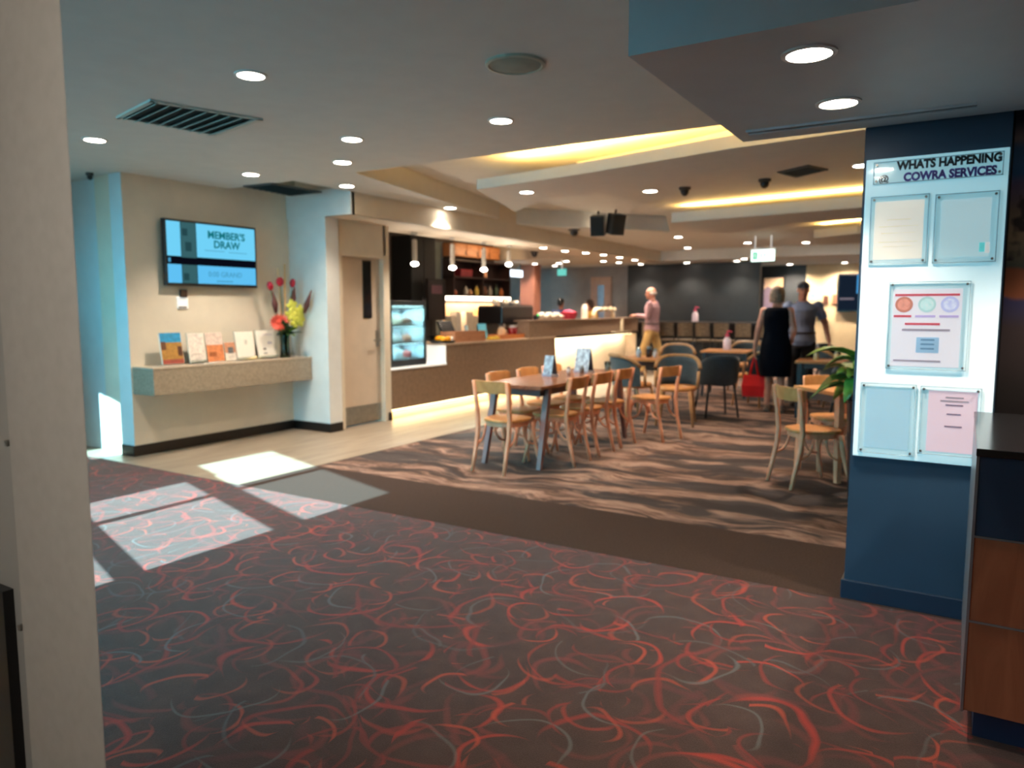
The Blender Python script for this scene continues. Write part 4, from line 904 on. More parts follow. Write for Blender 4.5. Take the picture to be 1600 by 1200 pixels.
for k in range(9):
    r, cc = divmod(k, 3); z = (0.542, 0.312, 0.094)[r]; rgb, nm = cols[k]
    c = thing('cake', '%s cake at the %s of the %s shelf in the cake fridge' % (nm, wh[cc], lv[r]), 'cake', (-6.27-0.22, 7.60+(cc-1)*0.21, 0.66+z), 0, 'cakes in the display fridge')
    MB().lathe([(0.085, 0), (0.09, 0.006), (0.03, 0.010)], n=16).build('plate', WHITE, c)
    if cc != 1 or r == 1: MB().lathe([(0.065, 0.010), (0.068, 0.07), (0.055, 0.085), (0.01, 0.092)], n=16).build('body', M('cake_%d' % k, rgb, 0.6, var=0.1, scale=30), c, smooth=True); MB().ell((0, 0, 0.098), (0.016, 0.016, 0.016), 8, 6).build('topping', M('cherry', (170, 30, 40), 0.3), c, smooth=True)
    else: MB().box(-0.06, -0.06, 0.010, 0.06, 0.06, 0.10).build('body', M('cake_%d' % k, rgb, 0.6, var=0.1, scale=30), c, bevel=0.008); MB().box(-0.04, -0.04, 0.10, 0.04, 0.04, 0.12).build('topping', M('icing', (240, 232, 224), 0.5), c, bevel=0.008)

# ---- things on the counter
def CX(px, X=-6.42): return GX(px, 520, X).y
CT = 0.931
ob = thing('fruit_tray', 'black tray of fruit on the counter corner beside the cake fridge', 'tray', (-6.36, 8.45, CT))
MB().lathe([(0.15, 0), (0.17, 0.004), (0.185, 0.03), (0.175, 0.03), (0.16, 0.010), (0.02, 0.008)], n=20).build('tray_body', BLACK, ob); MB().lathe([(0.187, 0.026), (0.187, 0.034), (0.176, 0.034)], n=20).build('rim', BLACK, ob)
for i, (dx, dy) in enumerate(((0.07, -0.11), (0.09, 0.0), (-0.05, -0.04), (0.01, -0.075))):
    o = thing('orange', ['orange at the fridge end of the fruit tray', 'orange in the middle of the fruit tray', 'orange at the back of the fruit tray', 'orange between two others on the fruit tray'][i], 'fruit', (-6.36+dx, 8.45+dy, CT+0.010), 0, 'oranges on the tray')
    MB().ell((0, 0, 0.046), (0.050, 0.050, 0.046), 14, 9).build('fruit', M('orange_skin', (240, 160, 14), 0.4, bump=0.1), o, smooth=True); MB().cyl(0, 0, 0.088, 0.095, 0.006, n=8).build('stalk', M('stalk_green', (90, 90, 40), 0.6), o)
o = thing('white_bowl', 'small white bowl on the fruit tray beside the oranges', 'bowl', (-6.31, 8.54, CT+0.010)); MB().lathe([(0.025, 0), (0.05, 0.05), (0.052, 0.075), (0.047, 0.075), (0.02, 0.012)], n=16).build('bowl_body', WHITE, o, smooth=True); MB().lathe([(0.046, 0.06), (0.03, 0.072), (0.005, 0.074)], n=12).build('sugar', M('white_sugar', (240, 238, 232), 0.8), o)
def crate(name, label, y, w, h, d, m, X=-6.40):
    t = thing(name, label, 'box', (X, y, CT)); 
    MB().box(-d, -w, 0, d, w, 0.01).build('base', m, t)
    for a in ((-d, -w, d, -w+0.012), (-d, w-0.012, d, w), (-d, -w+0.012, -d+0.012, w-0.012), (d-0.012, -w+0.012, d, w-0.012)): MB().box(a[0], a[1], 0.01, a[2], a[3], h).build('side', m, t, bevel=0.002)
    return t
WB = WOOD('pale_crate_wood', (176, 120, 88), (200, 146, 110), 4, (4, 1, 8), 0.5)
crate('wooden_box', 'pale wooden box on the counter next to the oranges', 9.02, 0.40, 0.15, 0.13, WB)
crate('wooden_tray', 'orange brown wooden tray on the counter before the jars', 10.25, 0.40, 0.07, 0.12, WOOD('orange_crate_wood', (170, 96, 48), (198, 124, 70), 4, (4, 1, 8), 0.5))
def card(label, y, w, h, rgb, X=-6.5, rz=0.0):
    t = thing('price_card', label, 'card', (X, y, CT), rz); MB().obox((0, 0, h/2+0.01), (0.006, w, h), Ry(-0.15)).build('card', M('card_%d_%d' % (rgb[0], rgb[2]), rgb, 0.4), t, bevel=0.001); MB().box(-0.03, -w/2, 0, 0.04, w/2, 0.012).build('stand', M('card_stand', (60, 60, 62), 0.4), t); return t
card('pale blue price card tilted behind the wooden box', 9.42, 0.17, 0.22, (188, 226, 240), -6.62, 0.3)
card('bright blue price card between wooden box and jars', 9.75, 0.24, 0.24, (104, 196, 230), -6.55)
o = thing('yellow_cloth', 'folded yellow cloth lying by the blue price card', 'cloth', (-6.33, 9.72, CT)); MB().box(-0.06, -0.12, 0, 0.06, 0.12, 0.03).build('fold', M('yellow_cloth', (206, 170, 50), 0.8), o, bevel=0.01); MB().box(-0.05, -0.11, 0.03, 0.05, 0.10, 0.05).build('fold', MATS['yellow_cloth'], o, bevel=0.01)
def jar(label, y, r, h, rgb, X=-6.40, lidc=(200, 170, 140), z=None, name='jar'):
    t = thing(name, label, 'jar', (X, y, CT+0.011 if z is None else z)); MB().lathe([(r*0.9, 0), (r, 0.01), (r, h*0.75), (r*0.75, h*0.85), (r*0.75, h*0.88)], n=16).build('body', M('jar_%d_%d' % (rgb[0], rgb[1]), rgb, 0.2, spec=0.6), t, smooth=True); MB().lathe([(r*0.8, h*0.88), (r*0.8, h), (r*0.2, h+0.005)], n=16).build('lid', M('lid_%d' % lidc[0], lidc, 0.4), t); return t
jar('beige jar standing in the orange brown tray', 10.08, 0.075, 0.17, (214, 168, 128)); jar('dark red jar standing in the orange brown tray', 10.42, 0.075, 0.19, (120, 20, 24), lidc=(190, 180, 180))
jar('round plum coloured urn at the end of the open counter', 10.78 - 0.02, 0.085, 0.22, (92, 58, 62), -6.33, (110, 74, 74), CT, 'urn')
o = thing('kitchen_scale', 'black till with sloping keys on the counter behind the wooden box', 'till', (-6.72, 9.0, CT)); MB().box(-0.15, -0.2, 0, 0.15, 0.2, 0.09).build('base', BLACK, o, bevel=0.01); MB().obox((0.02, 0, 0.19), (0.03, 0.34, 0.24), Ry(-0.5)).build('screen', M('till_screen', (40, 44, 48), 0.2), o, bevel=0.005); MB().obox((-0.02, 0, 0.1), (0.05, 0.06, 0.14)).build('neck', BLACK, o)
o.name = 'till'
# coffee machine
cm = thing('coffee_machine', 'wide black coffee machine with cups on top behind the counter', 'coffee machine', (-6.85, 10.95, CT))
MB().box(-0.26, -0.52, 0.22, 0.24, 0.52, 0.52).build('body', M('coffee_black', (22, 18, 18), 0.3), cm, bevel=0.02)
MB().box(-0.26, -0.55, 0.04, -0.12, 0.55, 0.22).build('back_panel', STEEL, cm); MB().box(-0.24, -0.48, 0.0, 0.22, 0.48, 0.05).build('drip_tray', STEEL, cm)
for y in (-0.34, 0.0, 0.34):
    g = MB().cyl(0.10, y, 0.15, 0.22, 0.035, n=12).build('group_head', STEEL, cm); MB().tube([(0.10, y, 0.16), (0.26, y, 0.15)], 0.014, 8).build('handle', BLACK, g)
MB().box(-0.24, -0.5, 0.52, 0.22, 0.5, 0.54).build('cup_rail', STEEL, cm)
MB().tube([(0.2, -0.46, 0.3), (0.26, -0.46, 0.2), (0.22, -0.46, 0.08)], 0.008, 8).build('steam_wand', STEEL, cm)
CUPW = M('cup_white', (232, 216, 196), 0.3)
def cup(x, y, z, label, r=0.04, h=0.07, grp='cups on the coffee machine'):
    t = thing('cup', label, 'cup', (x, y, z), random.uniform(0, 6), grp); MB().lathe([(r*0.6, 0), (r, h*0.5), (r*1.05, h), (r*0.95, h), (r*0.55, 0.01)], n=14).build('cup_body', CUPW, t, smooth=True); MB().tube([(r, 0, h*0.8), (r*1.5, 0, h*0.7), (r*1.5, 0, h*0.4), (r*0.95, 0, h*0.3)], 0.006, 6).build('handle', CUPW, t)
for i in range(6): cup(-6.75-0.10*(i % 2), 10.45+0.16*i, CT+0.541, ['first', 'second', 'third', 'fourth', 'fifth', 'last'][i]+' white cup from the door on top of the coffee machine', 0.05 if i % 3 else 0.065, 0.085 if i % 3 else 0.12)
# upstand things
UT = 1.223
for i in range(6): cup(-6.33, 11.25+0.14*i, UT, ['first', 'second', 'third', 'fourth', 'fifth', 'sixth'][i]+' white cup from the coffee machine on the raised bar cap', 0.055, 0.08 if i % 2 else 0.13, 'cups on the raised bar cap')
o = thing('red_basket', 'crimson basket on the raised bar cap after the white cups', 'basket', (-6.33, 12.32, UT)); MB().lathe([(0.12, 0), (0.16, 0.10), (0.165, 0.13), (0.15, 0.13), (0.11, 0.01)], n=18).build('basket_body', M('crimson_basket', (186, 44, 66), 0.5, var=0.1), o); MB().ell((0, 0, 0.11), (0.14, 0.14, 0.06), 12, 8).build('contents', M('crimson_cloth', (206, 60, 84), 0.7, var=0.2), o, smooth=True)
o = thing('canister', 'tall cream canister on the raised bar cap', 'canister', (-6.33, 12.98, UT)); MB().lathe([(0.06, 0), (0.065, 0.01), (0.065, 0.21), (0.05, 0.23)], n=18).build('body', CUPW, o, smooth=False); MB().lathe([(0.05, 0.23), (0.045, 0.27), (0.01, 0.275)], n=16).build('lid', CUPW, o)
o = thing('beer_font', 'arched cream beer tap pipe standing on the bar', 'beer tap', (-6.33, 13.85, UT)); CP = M('cream_enamel', (236, 214, 178), 0.25)
MB().tube([(0, -0.45, 0), (0, -0.45, 0.12), (0, -0.40, 0.17), (0, -0.30, 0.18), (0, 0.55, 0.18)], 0.045, 12).build('arch_pipe', CP, o, smooth=True); MB().tube([(0, 0.48, 0.18), (0, 0.48, 0.0)], 0.045, 12).build('leg', CP, o, smooth=True)
for y in (-0.15, 0.1, 0.35): q = MB().tube([(0.04, y, 0.18), (0.09, y, 0.16), (0.09, y, 0.09)], 0.012, 8).build('tap', STEEL, o); MB().tube([(0.06, y, 0.2), (0.07, y, 0.28)], 0.012, 8).build('handle', BLACK, q)
o = thing('drip_tray', 'cream drip tray on the dark bar ledge below the beer tap', 'drip tray', (-6.19, 14.35, 0.931)); MB().box(-0.0, -0.4, 0, 0.10, 0.45, 0.02).build('tray_body', CP, o); MB().box(0.01, -0.38, 0.02, 0.09, 0.43, 0.024).build('grille', STEEL, o)
MB().box(0.0, 0.05, 0.024, 0.04, 0.13, 0.27).build('post', CP, o)
o = thing('card_terminal', 'small black card terminal with a green light on the bar', 'card terminal', (-6.34, 11.10, UT)); MB().obox((0, 0, 0.045), (0.07, 0.09, 0.08), Ry(-0.3)).build('body', BLACK, o, bevel=0.008); MB().ell((0.035, 0, 0.085), (0.012, 0.012, 0.012), 8, 6).build('status_light', emis('green_led', (60, 240, 120), 3.0), o)

for i, (px, w, h) in enumerate(((704, 0.09, 0.22), (712, 0.07, 0.30), (729, 0.12, 0.30), (739, 0.10, 0.22), (748, 0.06, 0.34))):
    y = GX(px, 490, -8.42).y; o = thing('carton', ['white', 'tall white', 'wide cream', 'small cream', 'slim amber'][i]+' carton on the back bench under the light strip', 'carton', (-8.42, y, 0.911))
    m_ = M('carton_%d' % (i % 5), ((240, 226, 206), (238, 228, 214), (236, 222, 200), (230, 214, 190), (214, 160, 96))[i], 0.6)
    MB().box(-0.08, -w, 0, 0.08, w, h+0.12).build('body', m_, o, bevel=0.006); MB().prism([(-0.08, -w), (0.08, -w), (0.06, w), (-0.06, w)], h+0.12, h+0.15).build('flap', m_, o)

# ================================================================ DINING FURNITURE
BW_ = WOOD('bentwood_beech', (222, 140, 102), (236, 162, 122), 3.0, (4, 4, 2), 0.38)
SEATM = WOOD('seat_beech', (184, 120, 66), (214, 150, 92), 3.0, (2, 10, 2), 0.35)
def dining_chair(label, group='bentwood dining chairs'):
    """faces local +Y; origin on the floor under the seat centre"""
    t = thing('dining_chair', label, 'chair', group=group)
    s = MB().prism([(0.20*math.copysign(abs(math.cos(a))**0.75, math.cos(a))*(1.0 if math.sin(a) > 0 else 0.92), 0.20*math.copysign(abs(math.sin(a))**0.75, math.sin(a))+0.01) for a in [2*PI*k/24 for k in range(24)]], 0.435, 0.462)
    s.build('seat', SEATM, t, bevel=0.008)
    MB().prism([(0.175*math.copysign(abs(math.cos(a))**0.75, math.cos(a)), 0.175*math.copysign(abs(math.sin(a))**0.75, math.sin(a))+0.01) for a in [2*PI*k/20 for k in range(20)]], 0.395, 0.436).build('seat_ring', BW_, t, bevel=0.004)
    for sx in (-1, 1):      # rear leg sweeps back at foot and continues up as the back post
        pts = [(sx*0.175, -0.27, 0.0), (sx*0.172, -0.235, 0.15), (sx*0.172, -0.195, 0.32), (sx*0.175, -0.185, 0.45), (sx*0.178, -0.20, 0.60), (sx*0.182, -0.235, 0.80)]
        MB().tube(pts, [0.015, 0.017, 0.020, 0.021, 0.019, 0.016], 8).build('leg', BW_, t, smooth=True)
        pts = [(sx*0.20, 0.24, 0.0), (sx*0.182, 0.20, 0.16), (sx*0.168, 0.172, 0.30), (sx*0.162, 0.160, 0.42)]
        MB().tube(pts, [0.013, 0.016, 0.019, 0.021], 8).build('leg', BW_, t, smooth=True)
        arc = [(sx*0.168, 0.17-0.0*k, 0.22) if k == 0 else (sx*0.160, 0.165-0.14*math.sin(PI/2*k/5), 0.22+0.18*(1-math.cos(PI/2*k/5))) for k in range(6)]
        MB().tube(arc, 0.010, 6).build('brace', BW_, t, smooth=True)
        arc = [(sx*0.170, -0.205+0.12*math.sin(PI/2*k/5), 0.24+0.16*(1-math.cos(PI/2*k/5))) for k in range(6)]
        MB().tube(arc, 0.010, 6).build('brace', BW_, t, smooth=True)
    arc = [(0.165*math.cos(PI*k/10), 0.185, 0.24+0.155*math.sin(PI*k/10)) for k in range(11)]
    MB().tube(arc, 0.009, 6).build('brace', BW_, t, smooth=True)
    rows = []; n = 12
    m = MB()
    for side, off in ((0, -0.011), (1, 0.011)):
        for z, dy, ex in ((0.695, 0.0, 0), (0.72, -0.004, 0), (0.775, -0.012, 0), (0.805, -0.018, -0.012)):
            m.v += [((-0.192+0.384*j/n), -0.212+off+dy-0.052*(1-((2*j/n)-1)**2)+0.02, z+(ex if j in (0, n) else 0)) for j in range(n+1)]
    k = n+1; F = []
    for r in range(3):
        for j in range(n):
            a = r*k+j; F.append((a, a+1, a+k+1, a+k)); b = 4*k+a; F.append((b, b+k, b+k+1, b+1))
    for j in range(n): F.append((j, 4*k+j, 4*k+j+1, j+1)); a = 3*k+j; F.append((a, a+1, 4*k+a+1, 4*k+a))
    for r in range(3):
        for j in (0, n):
            a = r*k+j; q = (a, a+k, 4*k+a+k, 4*k+a); F.append(q if j == 0 else q[::-1])
    m.f = F; m.build('back_rail', SEATM, t, smooth=False, bevel=0.004)
    return t
CH0 = dining_chair(''); _cf = [True]
def put_chair(x, y, face, label):
    """face: compass heading the sitter looks along, as (dx, dy)"""
    rz = math.atan2(face[1], face[0]) - PI/2
    if _cf[0]:
        _cf[0] = False; CH0.location = (x, y, 0.0); CH0.rotation_euler = (0, 0, rz); CH0['label'] = label; return CH0
    return dup(CH0, (x, y, 0.0), rz, label)
put_chair(-3.42, 5.47, (0.10, 1), 'bentwood chair at the near head of the long table, back to the lobby')
for i, y in enumerate((5.99, 6.53, 7.08)):
    put_chair(-3.20, y, (-1, 0.03*(i-1)), ['first', 'second', 'third'][i]+' bentwood chair from the lobby along the column side of the long table')
put_chair(-2.90, 7.66, (-1, 0.25), 'bentwood chair pulled out at the far end of the long table')
for i, y in enumerate((6.05, 6.62, 7.15)):
    put_chair(-3.66, y, (1, 0.02), ['first', 'second', 'third'][i]+' bentwood chair from the lobby along the counter side of the long table')
# long table
TT = WOOD('table_top_walnut', (112, 72, 50), (150, 100, 72), 2.5, (8, 1, 8), 0.25, 0.5); TL = M('table_leg_dark', (128, 88, 80), 0.4, var=0.06)
def table(label, x, y, w, l, rz=0.0, legc=None, top=None, name='dining_table', h=0.745):
    t = thing(name, label, 'table', (x, y, 0), rz)
    MB().box(-w/2, -l/2, h-0.032, w/2, l/2, h).build('table_top', top or TT, t, bevel=0.004)
    ap = MB(); a, b = w/2-0.07, l/2-0.10
    ap.box(-a, -b, h-0.10, a, -b+0.02, h-0.032); ap.box(-a, b-0.02, h-0.10, a, b, h-0.032); ap.box(-a, -b+0.02, h-0.10, -a+0.02, b-0.02, h-0.032); ap.box(a-0.02, -b+0.02, h-0.10, a, b-0.02, h-0.032)
    ap.build('apron', M('table_apron', (70, 46, 40), 0.4), t)
    for sx in (-1, 1):
        for sy in (-1, 1):
            m = MB(); x0, y0 = sx*(w/2-0.055), sy*(l/2-0.22); x1, y1 = sx*(w/2-0.04), sy*(l/2-0.04)
            if l < 1: y0 = sy*(l/2-0.07)
            m.tube([(x1, y1, 0), (x0, y0, h-0.032)], [0.028, 0.040], 4, ref=(1, 1, 0)); m.build('leg', legc or TL, t)
    return t
table('long dark timber dining table lined with bentwood chairs', -3.43, 6.52, 0.66, 2.0)
# things on the long table
def holder(label, x, y, rz, w=0.11, h=0.17):
    t = thing('menu_holder', label, 'menu holder', (x, y, 0.746), rz); BM = M('menu_blue', (176, 190, 222), 0.35, var=0.3, scale=26); DM = M('menu_dark', (58, 44, 52), 0.4)
    MB().box(-0.05, -w/2-0.01, 0, 0.05, w/2+0.01, 0.02).build('base', M('menu_base', (170, 180, 200), 0.3), t)
    MB().obox((0.025, 0, h/2+0.018), (0.004, w, h), Ry(-0.18)).build('menu_card', BM, t); MB().obox((-0.025, 0, h/2+0.018), (0.004, w, h), Ry(0.18)).build('menu_card', DM, t)
    MB().obox((0.029, 0, h*0.35+0.018), (0.002, w*0.7, h*0.4), Ry(-0.18)).build('printed_panel', WHITE, t); return t
holder('small folded blue menu standing nearer the lobby on the long table', -3.52, 6.45, -1.85, 0.12, 0.19); holder('larger folded blue menu standing mid way along the long table', -3.44, 7.05, -1.75, 0.18, 0.24)
def shaker(label, x, y, z=0.746, rgb=(226, 226, 230), s=1.0):
    t = thing('shaker', label, 'shaker', (x, y, z)); MB().lathe([(0.022*s, 0), (0.024*s, 0.05*s), (0.017*s, 0.065*s)], n=12).build('body', M('shaker_%d' % rgb[0], rgb, 0.25), t, smooth=True); MB().lathe([(0.018*s, 0.064*s), (0.018*s, 0.08*s), (0.008*s, 0.086*s)], n=12).build('cap', STEEL, t); return t
shaker('salt shaker between the two blue menus on the long table', -3.42, 6.66); shaker('pepper shaker beside the larger blue menu on the long table', -3.36, 6.84, rgb=(120, 104, 96))
o = thing('glass_tumbler', 'clear tumbler at the far end of the long table', 'glass', (-3.30, 7.35, 0.746)); MB().lathe([(0.028, 0), (0.036, 0.10), (0.033, 0.10), (0.026, 0.01)], n=14).build('glass_wall', GLS, o, smooth=True); MB().lathe([(0.001, 0.012), (0.027, 0.012), (0.03, 0.05), (0.001, 0.05)], n=12).build('water', M('water_pale', (206, 216, 220), 0.1), o)
# square table and chairs by the column
table('square beech table behind the right hand bentwood chair by the column', -0.83, 6.80, 0.62, 0.62, math.radians(45), BW_, SEATM)
put_chair(-1.02, 6.27, (0.74, 0.67), 'pale bentwood chair nearest the column with its back to the lobby')
put_chair(-0.98, 7.10, (0.5, -0.9), 'bentwood chair on the far side of the square table by the column')

# ---- tub and arm chairs
NV = M('navy_upholstery', (24, 36, 46), 0.8, var=0.12, scale=40, sheen=0.3); SL = M('slate_upholstery', (48, 62, 68), 0.8, var=0.12, scale=40, sheen=0.3)
OAK = WOOD('oak_frame', (150, 106, 66), (186, 138, 92), 3, (4, 4, 3), 0.4); DLEG = M('dark_chair_leg', (36, 26, 24), 0.4)
def arc_pts(r, a0, a1, n, z=0.0, ry=None): return [(r*math.cos(a0+(a1-a0)*k/n), (ry or r)*math.sin(a0+(a1-a0)*k/n), z) for k in range(n+1)]
def tub_chair(label, uph, legm, frame, seat):
    """faces local +Y"""
    t = thing('cafe_chair', label, 'chair')
    MB().lathe([(0.05, 0.42), (0.235, 0.42), (0.245, 0.45), (0.235, 0.475), (0.05, 0.485)], n=20).build('seat', seat, t, smooth=True)
    m = MB(); n = 14; rows = []
    for r in (0.265, 0.235):
        for z, k in ((0.44, 0.98), (0.60, 1.02), (0.76, 1.06), (0.82, 1.05)):
            row = []
            for j in range(n+1):
                a = PI+0.15 + (PI-0.3)*j/n; dip = (abs(j/n-0.5)*2)**3
                row.append((r*k*math.cos(a), r*k*math.sin(a)-(0.02 if z > 0.6 else 0), z-(0.14*dip if z > 0.5 else 0)))
            rows.append(row)
    order = rows[:4] + rows[4:][::-1]; m.strip(order + [order[0]]); m.build('backrest', uph, t, smooth=True)
    if frame:
        top = [(0.262*1.05*math.cos(PI+0.12+(PI-0.24)*j/n), 0.262*1.05*math.sin(PI+0.12+(PI-0.24)*j/n)-0.02, 0.83-0.14*(abs(j/n-0.5)*2)**3) for j in range(n+1)]
        MB().tube(top, 0.024, 8).build('top_rail', frame, t, smooth=True)
        for sx in (-1, 1): MB().tube([(sx*0.262, 0.02, 0.66), (sx*0.25, 0.03, 0.45)], 0.018, 8).build('arm_post', frame, t, smooth=True)
    for sx, sy in ((-1, -1), (1, -1), (-1, 1), (1, 1)):
        MB().tube([(sx*0.22, sy*0.22, 0), (sx*0.17, sy*0.17, 0.43)], [0.013, 0.02], 8).build('leg', legm, t, smooth=True)
    return t
TUB1 = tub_chair('', NV, DLEG, None, NV); TUB2 = tub_chair('', SL, OAK, OAK, SEATM)
_u = {TUB1.name: False, TUB2.name: False}
def put_tub(proto, x, y, face, label):
    rz = math.atan2(face[1], face[0]) - PI/2
    if not _u[proto.name]:
        _u[proto.name] = True; proto.location = (x, y, 0); proto.rotation_euler = (0, 0, rz); proto['label'] = label; proto['group'] = 'cafe tub chairs'; return proto
    return dup(proto, (x, y, 0), rz, label)
put_tub(TUB1, -2.78, 9.70, (-0.6, 0.8), 'dark navy tub chair with its back to the lobby, nearest the red bag')
put_tub(TUB2, -3.00, 8.75, (0.25, -1), 'oak tub chair with slate back facing the lobby beyond the pulled out chair')
put_tub(TUB2, -3.62, 8.85, (0.6, 0.8), 'oak tub chair turned away beside the end of the long table')
put_tub(TUB2, -3.95, 11.55, (0.4, -1), 'oak tub chair at the counter side of the square table with the pump bottle')
put_tub(TUB2, -2.60, 11.0, (-1, 0.3), 'oak tub chair at the square table beside the woman in the dress')
put_tub(TUB2, -3.25, 13.0, (0, -1), 'oak tub chair beyond the pump bottle table')
put_tub(TUB1, -1.10, 9.6, (-0.4, 1), 'slate blue tub chair right of the woman, behind the square beech table')
put_tub(TUB2, -1.55, 11.6, (1, 0.3), 'oak tub chair before the cream wall, left of the yellow flowers')
put_tub(TUB2, -0.75, 10.9, (-0.5, 1), 'oak tub chair half hidden by the plant leaves')
put_tub(TUB1, -1.9, 13.6, (0.8, -0.4), 'navy tub chair in front of the cream wall behind the people')
table('square beech table with a pink topped pump bottle', -3.30, 12.1, 0.74, 0.74, 0.1, DLEG, SEATM, 'cafe_table')
table('beech table beyond the far end of the long table, in front of the bar', -3.72, 9.65, 0.66, 0.66, 0.0, DLEG, SEATM, 'cafe_table')
table('dark table with yellow flowers before the cream wall', -1.0, 12.2, 0.7, 0.7, 0.2, DLEG, SEATM, 'cafe_table')
table('table between the woman and the plant, holding two bowls', -1.55, 10.4, 0.7, 0.7, 0.1, DLEG, SEATM, 'cafe_table')
PK = M('pink_pump', (200, 60, 96), 0.4)
def pump(label, x, y, z, s, rgb, top):
    t = thing('pump_bottle', label, 'bottle', (x, y, z)); MB().lathe([(0.055*s, 0), (0.06*s, 0.01), (0.055*s, 0.15*s), (0.025*s, 0.20*s)], n=16).build('body', M('pump_%d' % rgb[1], rgb, 0.3), t, smooth=True)
    MB().lathe([(0.03*s, 0.198*s), (0.03*s, 0.23*s), (0.01*s, 0.24*s)], n=12).build('collar', top, t); MB().tube([(0, 0, 0.23*s), (0, 0, 0.28*s), (0.07*s, 0, 0.27*s)], 0.012*s, 8).build('nozzle', top, t); return t
pump('white pump bottle with a pink top on the square cafe table', -3.30, 12.05, 0.746, 1.1, (226, 206, 216), PK)
pump('tall white bottle standing on the far bar bench against the charcoal wall', -5.02, 15.75, 1.13, 1.15, (214, 206, 212), PK)
shaker('white sauce pot on the beech table by the bar', -3.60, 9.60, rgb=(228, 214, 206), s=1.5); shaker('dark sauce bottle on the beech table by the bar', -3.74, 9.72, rgb=(60, 44, 44), s=1.8); shaker('blue white sugar pot on the beech table by the bar', -3.85, 9.62, rgb=(196, 208, 222), s=1.6)
shaker('cream bowl on the table between woman and plant, counter side', -1.66, 10.35, rgb=(236, 212, 160), s=1.4); shaker('cream bowl on the table between woman and plant, plant side', -1.42, 10.40, rgb=(238, 214, 164), s=1.4)
yf = thing('flower_pot', 'yellow flowers in a brown pot on the dark table by the cream wall', 'flowers', (-0.98, 12.1, 0.746)); MB().lathe([(0.07, 0), (0.10, 0.15), (0.09, 0.15), (0.06, 0.01)], n=14).build('pot', M('brown_pot', (84, 48, 38), 0.5), yf)
rr = random.Random(9)
for k in range(14):
    a = k*2.4; r = 0.05+0.13*(k/14); c = (r*math.cos(a), r*math.sin(a), 0.24+0.10*(1-k/14)+rr.uniform(-0.02, 0.02)); MB().ell(c, (0.05, 0.05, 0.038), 8, 6).build('bloom', M('yellow_bloom', (196, 152, 60), 0.7, var=0.2, scale=20), yf, smooth=True)
    MB().tube([(0, 0, 0.12), c], 0.005, 5).build('stem', SG, yf)
# ---- bar stools along the charcoal wall
TAN = M('tan_stool_back', (96, 80, 62), 0.7, var=0.15, scale=20)
def stool(label):
    t = thing('bar_stool', label, 'stool', group='tan bar stools along the charcoal wall')
    MB().box(-0.17, -0.19, 0.72, 0.17, 0.19, 0.77).build('seat', TAN, t, bevel=0.015)
    rows = []; m = MB()
    for off in (-0.015, 0.015):
        for z in (0.84, 0.98, 1.12): m.v += [(-0.15+0.30*j/8, -0.20+off-0.05*(1-(j/4-1)**2)-(z-0.84)*0.12, z) for j in range(9)]
    F = []
    for r in range(2):
        for j in range(8): a = r*9+j; F += [(a, a+1, a+10, a+9), (27+a, 27+a+9, 27+a+10, 27+a+1)]
    for j in range(8): F += [(j, 27+j, 28+j, j+1), (18+j, 19+j, 46+j, 45+j)]
    for r in range(2): F += [(r*9, r*9+9, 27+r*9+9, 27+r*9), (r*9+8, 27+r*9+8, 27+r*9+17, r*9+17)]
    m.f = F; m.build('backrest', TAN, t)
    for sx in (-1, 1):
        MB().tube([(sx*0.175, -0.22, 0), (sx*0.155, -0.17, 0.74), (sx*0.155, -0.23, 1.08)], 0.016, 6).build('leg', DLEG, t); MB().tube([(sx*0.175, 0.21, 0), (sx*0.15, 0.16, 0.74)], 0.016, 6).build('leg', DLEG, t)
    f = MB(); q = [(-0.165, -0.2), (0.165, -0.2), (0.165, 0.19), (-0.165, 0.19)]
    for i in range(4): f.tube([(*q[i], 0.28), (*q[(i+1) % 4], 0.28)], 0.012, 6)
    f.build('foot_rail', DLEG, t); return t
ST = stool('')
nm = ['first', 'second', 'third', 'fourth', 'fifth', 'sixth', 'seventh', 'eighth']
for i in range(7):
    x = -5.85+0.40*i; lab = nm[i]+' tan bar stool from the bald man along the charcoal wall'
    if i == 0: ST.location = (x, 15.35, 0); ST.rotation_euler = (0, 0, 0.1); ST['label'] = lab
    else: dup(ST, (x, 15.35+0.05*(i % 2), 0), random.uniform(-0.15, 0.15), lab)
hb = thing('high_bench', 'long dark high bench against the charcoal wall behind the bar stools', 'bench', (-5.0, 15.95, 0)); MB().box(-1.6, -0.25, 1.08, 1.6, 0.4, 1.13).build('bench_top', M('dark_bench', (40, 30, 26), 0.4), hb); MB().box(-1.55, 0.0, 0, 1.55, 0.35, 1.08).build('front', M('black_bench_front', (16, 14, 14), 0.6), hb)
# ---- far wall pictures
def wallpic(nm, label, cat, px0, py0, px1, py1, Y, mat, fmat, d=0.03):
    a = GY(px0, py0, Y); b = GY(px1, py1, Y); t = thing(nm, label, cat, ((a.x+b.x)/2, Y, (a.z+b.z)/2)); w, h = abs(b.x-a.x)/2, abs(a.z-b.z)/2
    MB().box(-w, -d, -h, w, 0, h).build('frame', fmat, t); MB().box(-w*0.9, -d-0.004, -h*0.92, w*0.9, -d+0.001, h*0.92).build('print', mat, t); return t
def patches(name, cols, scale):
    k = N(name); v = k.n('ShaderNodeTexVoronoi'); k.l(k.obj(), v.inputs['Vector']); v.inputs['Scale'].default_value = scale
    s = k.n('ShaderNodeSeparateColor'); k.l(v.outputs['Color'], s.inputs[0]); k.l(k.ramp(s.outputs[0], [(i/len(cols), c) for i, c in enumerate(cols)], 'CONSTANT'), k.b.inputs['Base Color']); return k.m
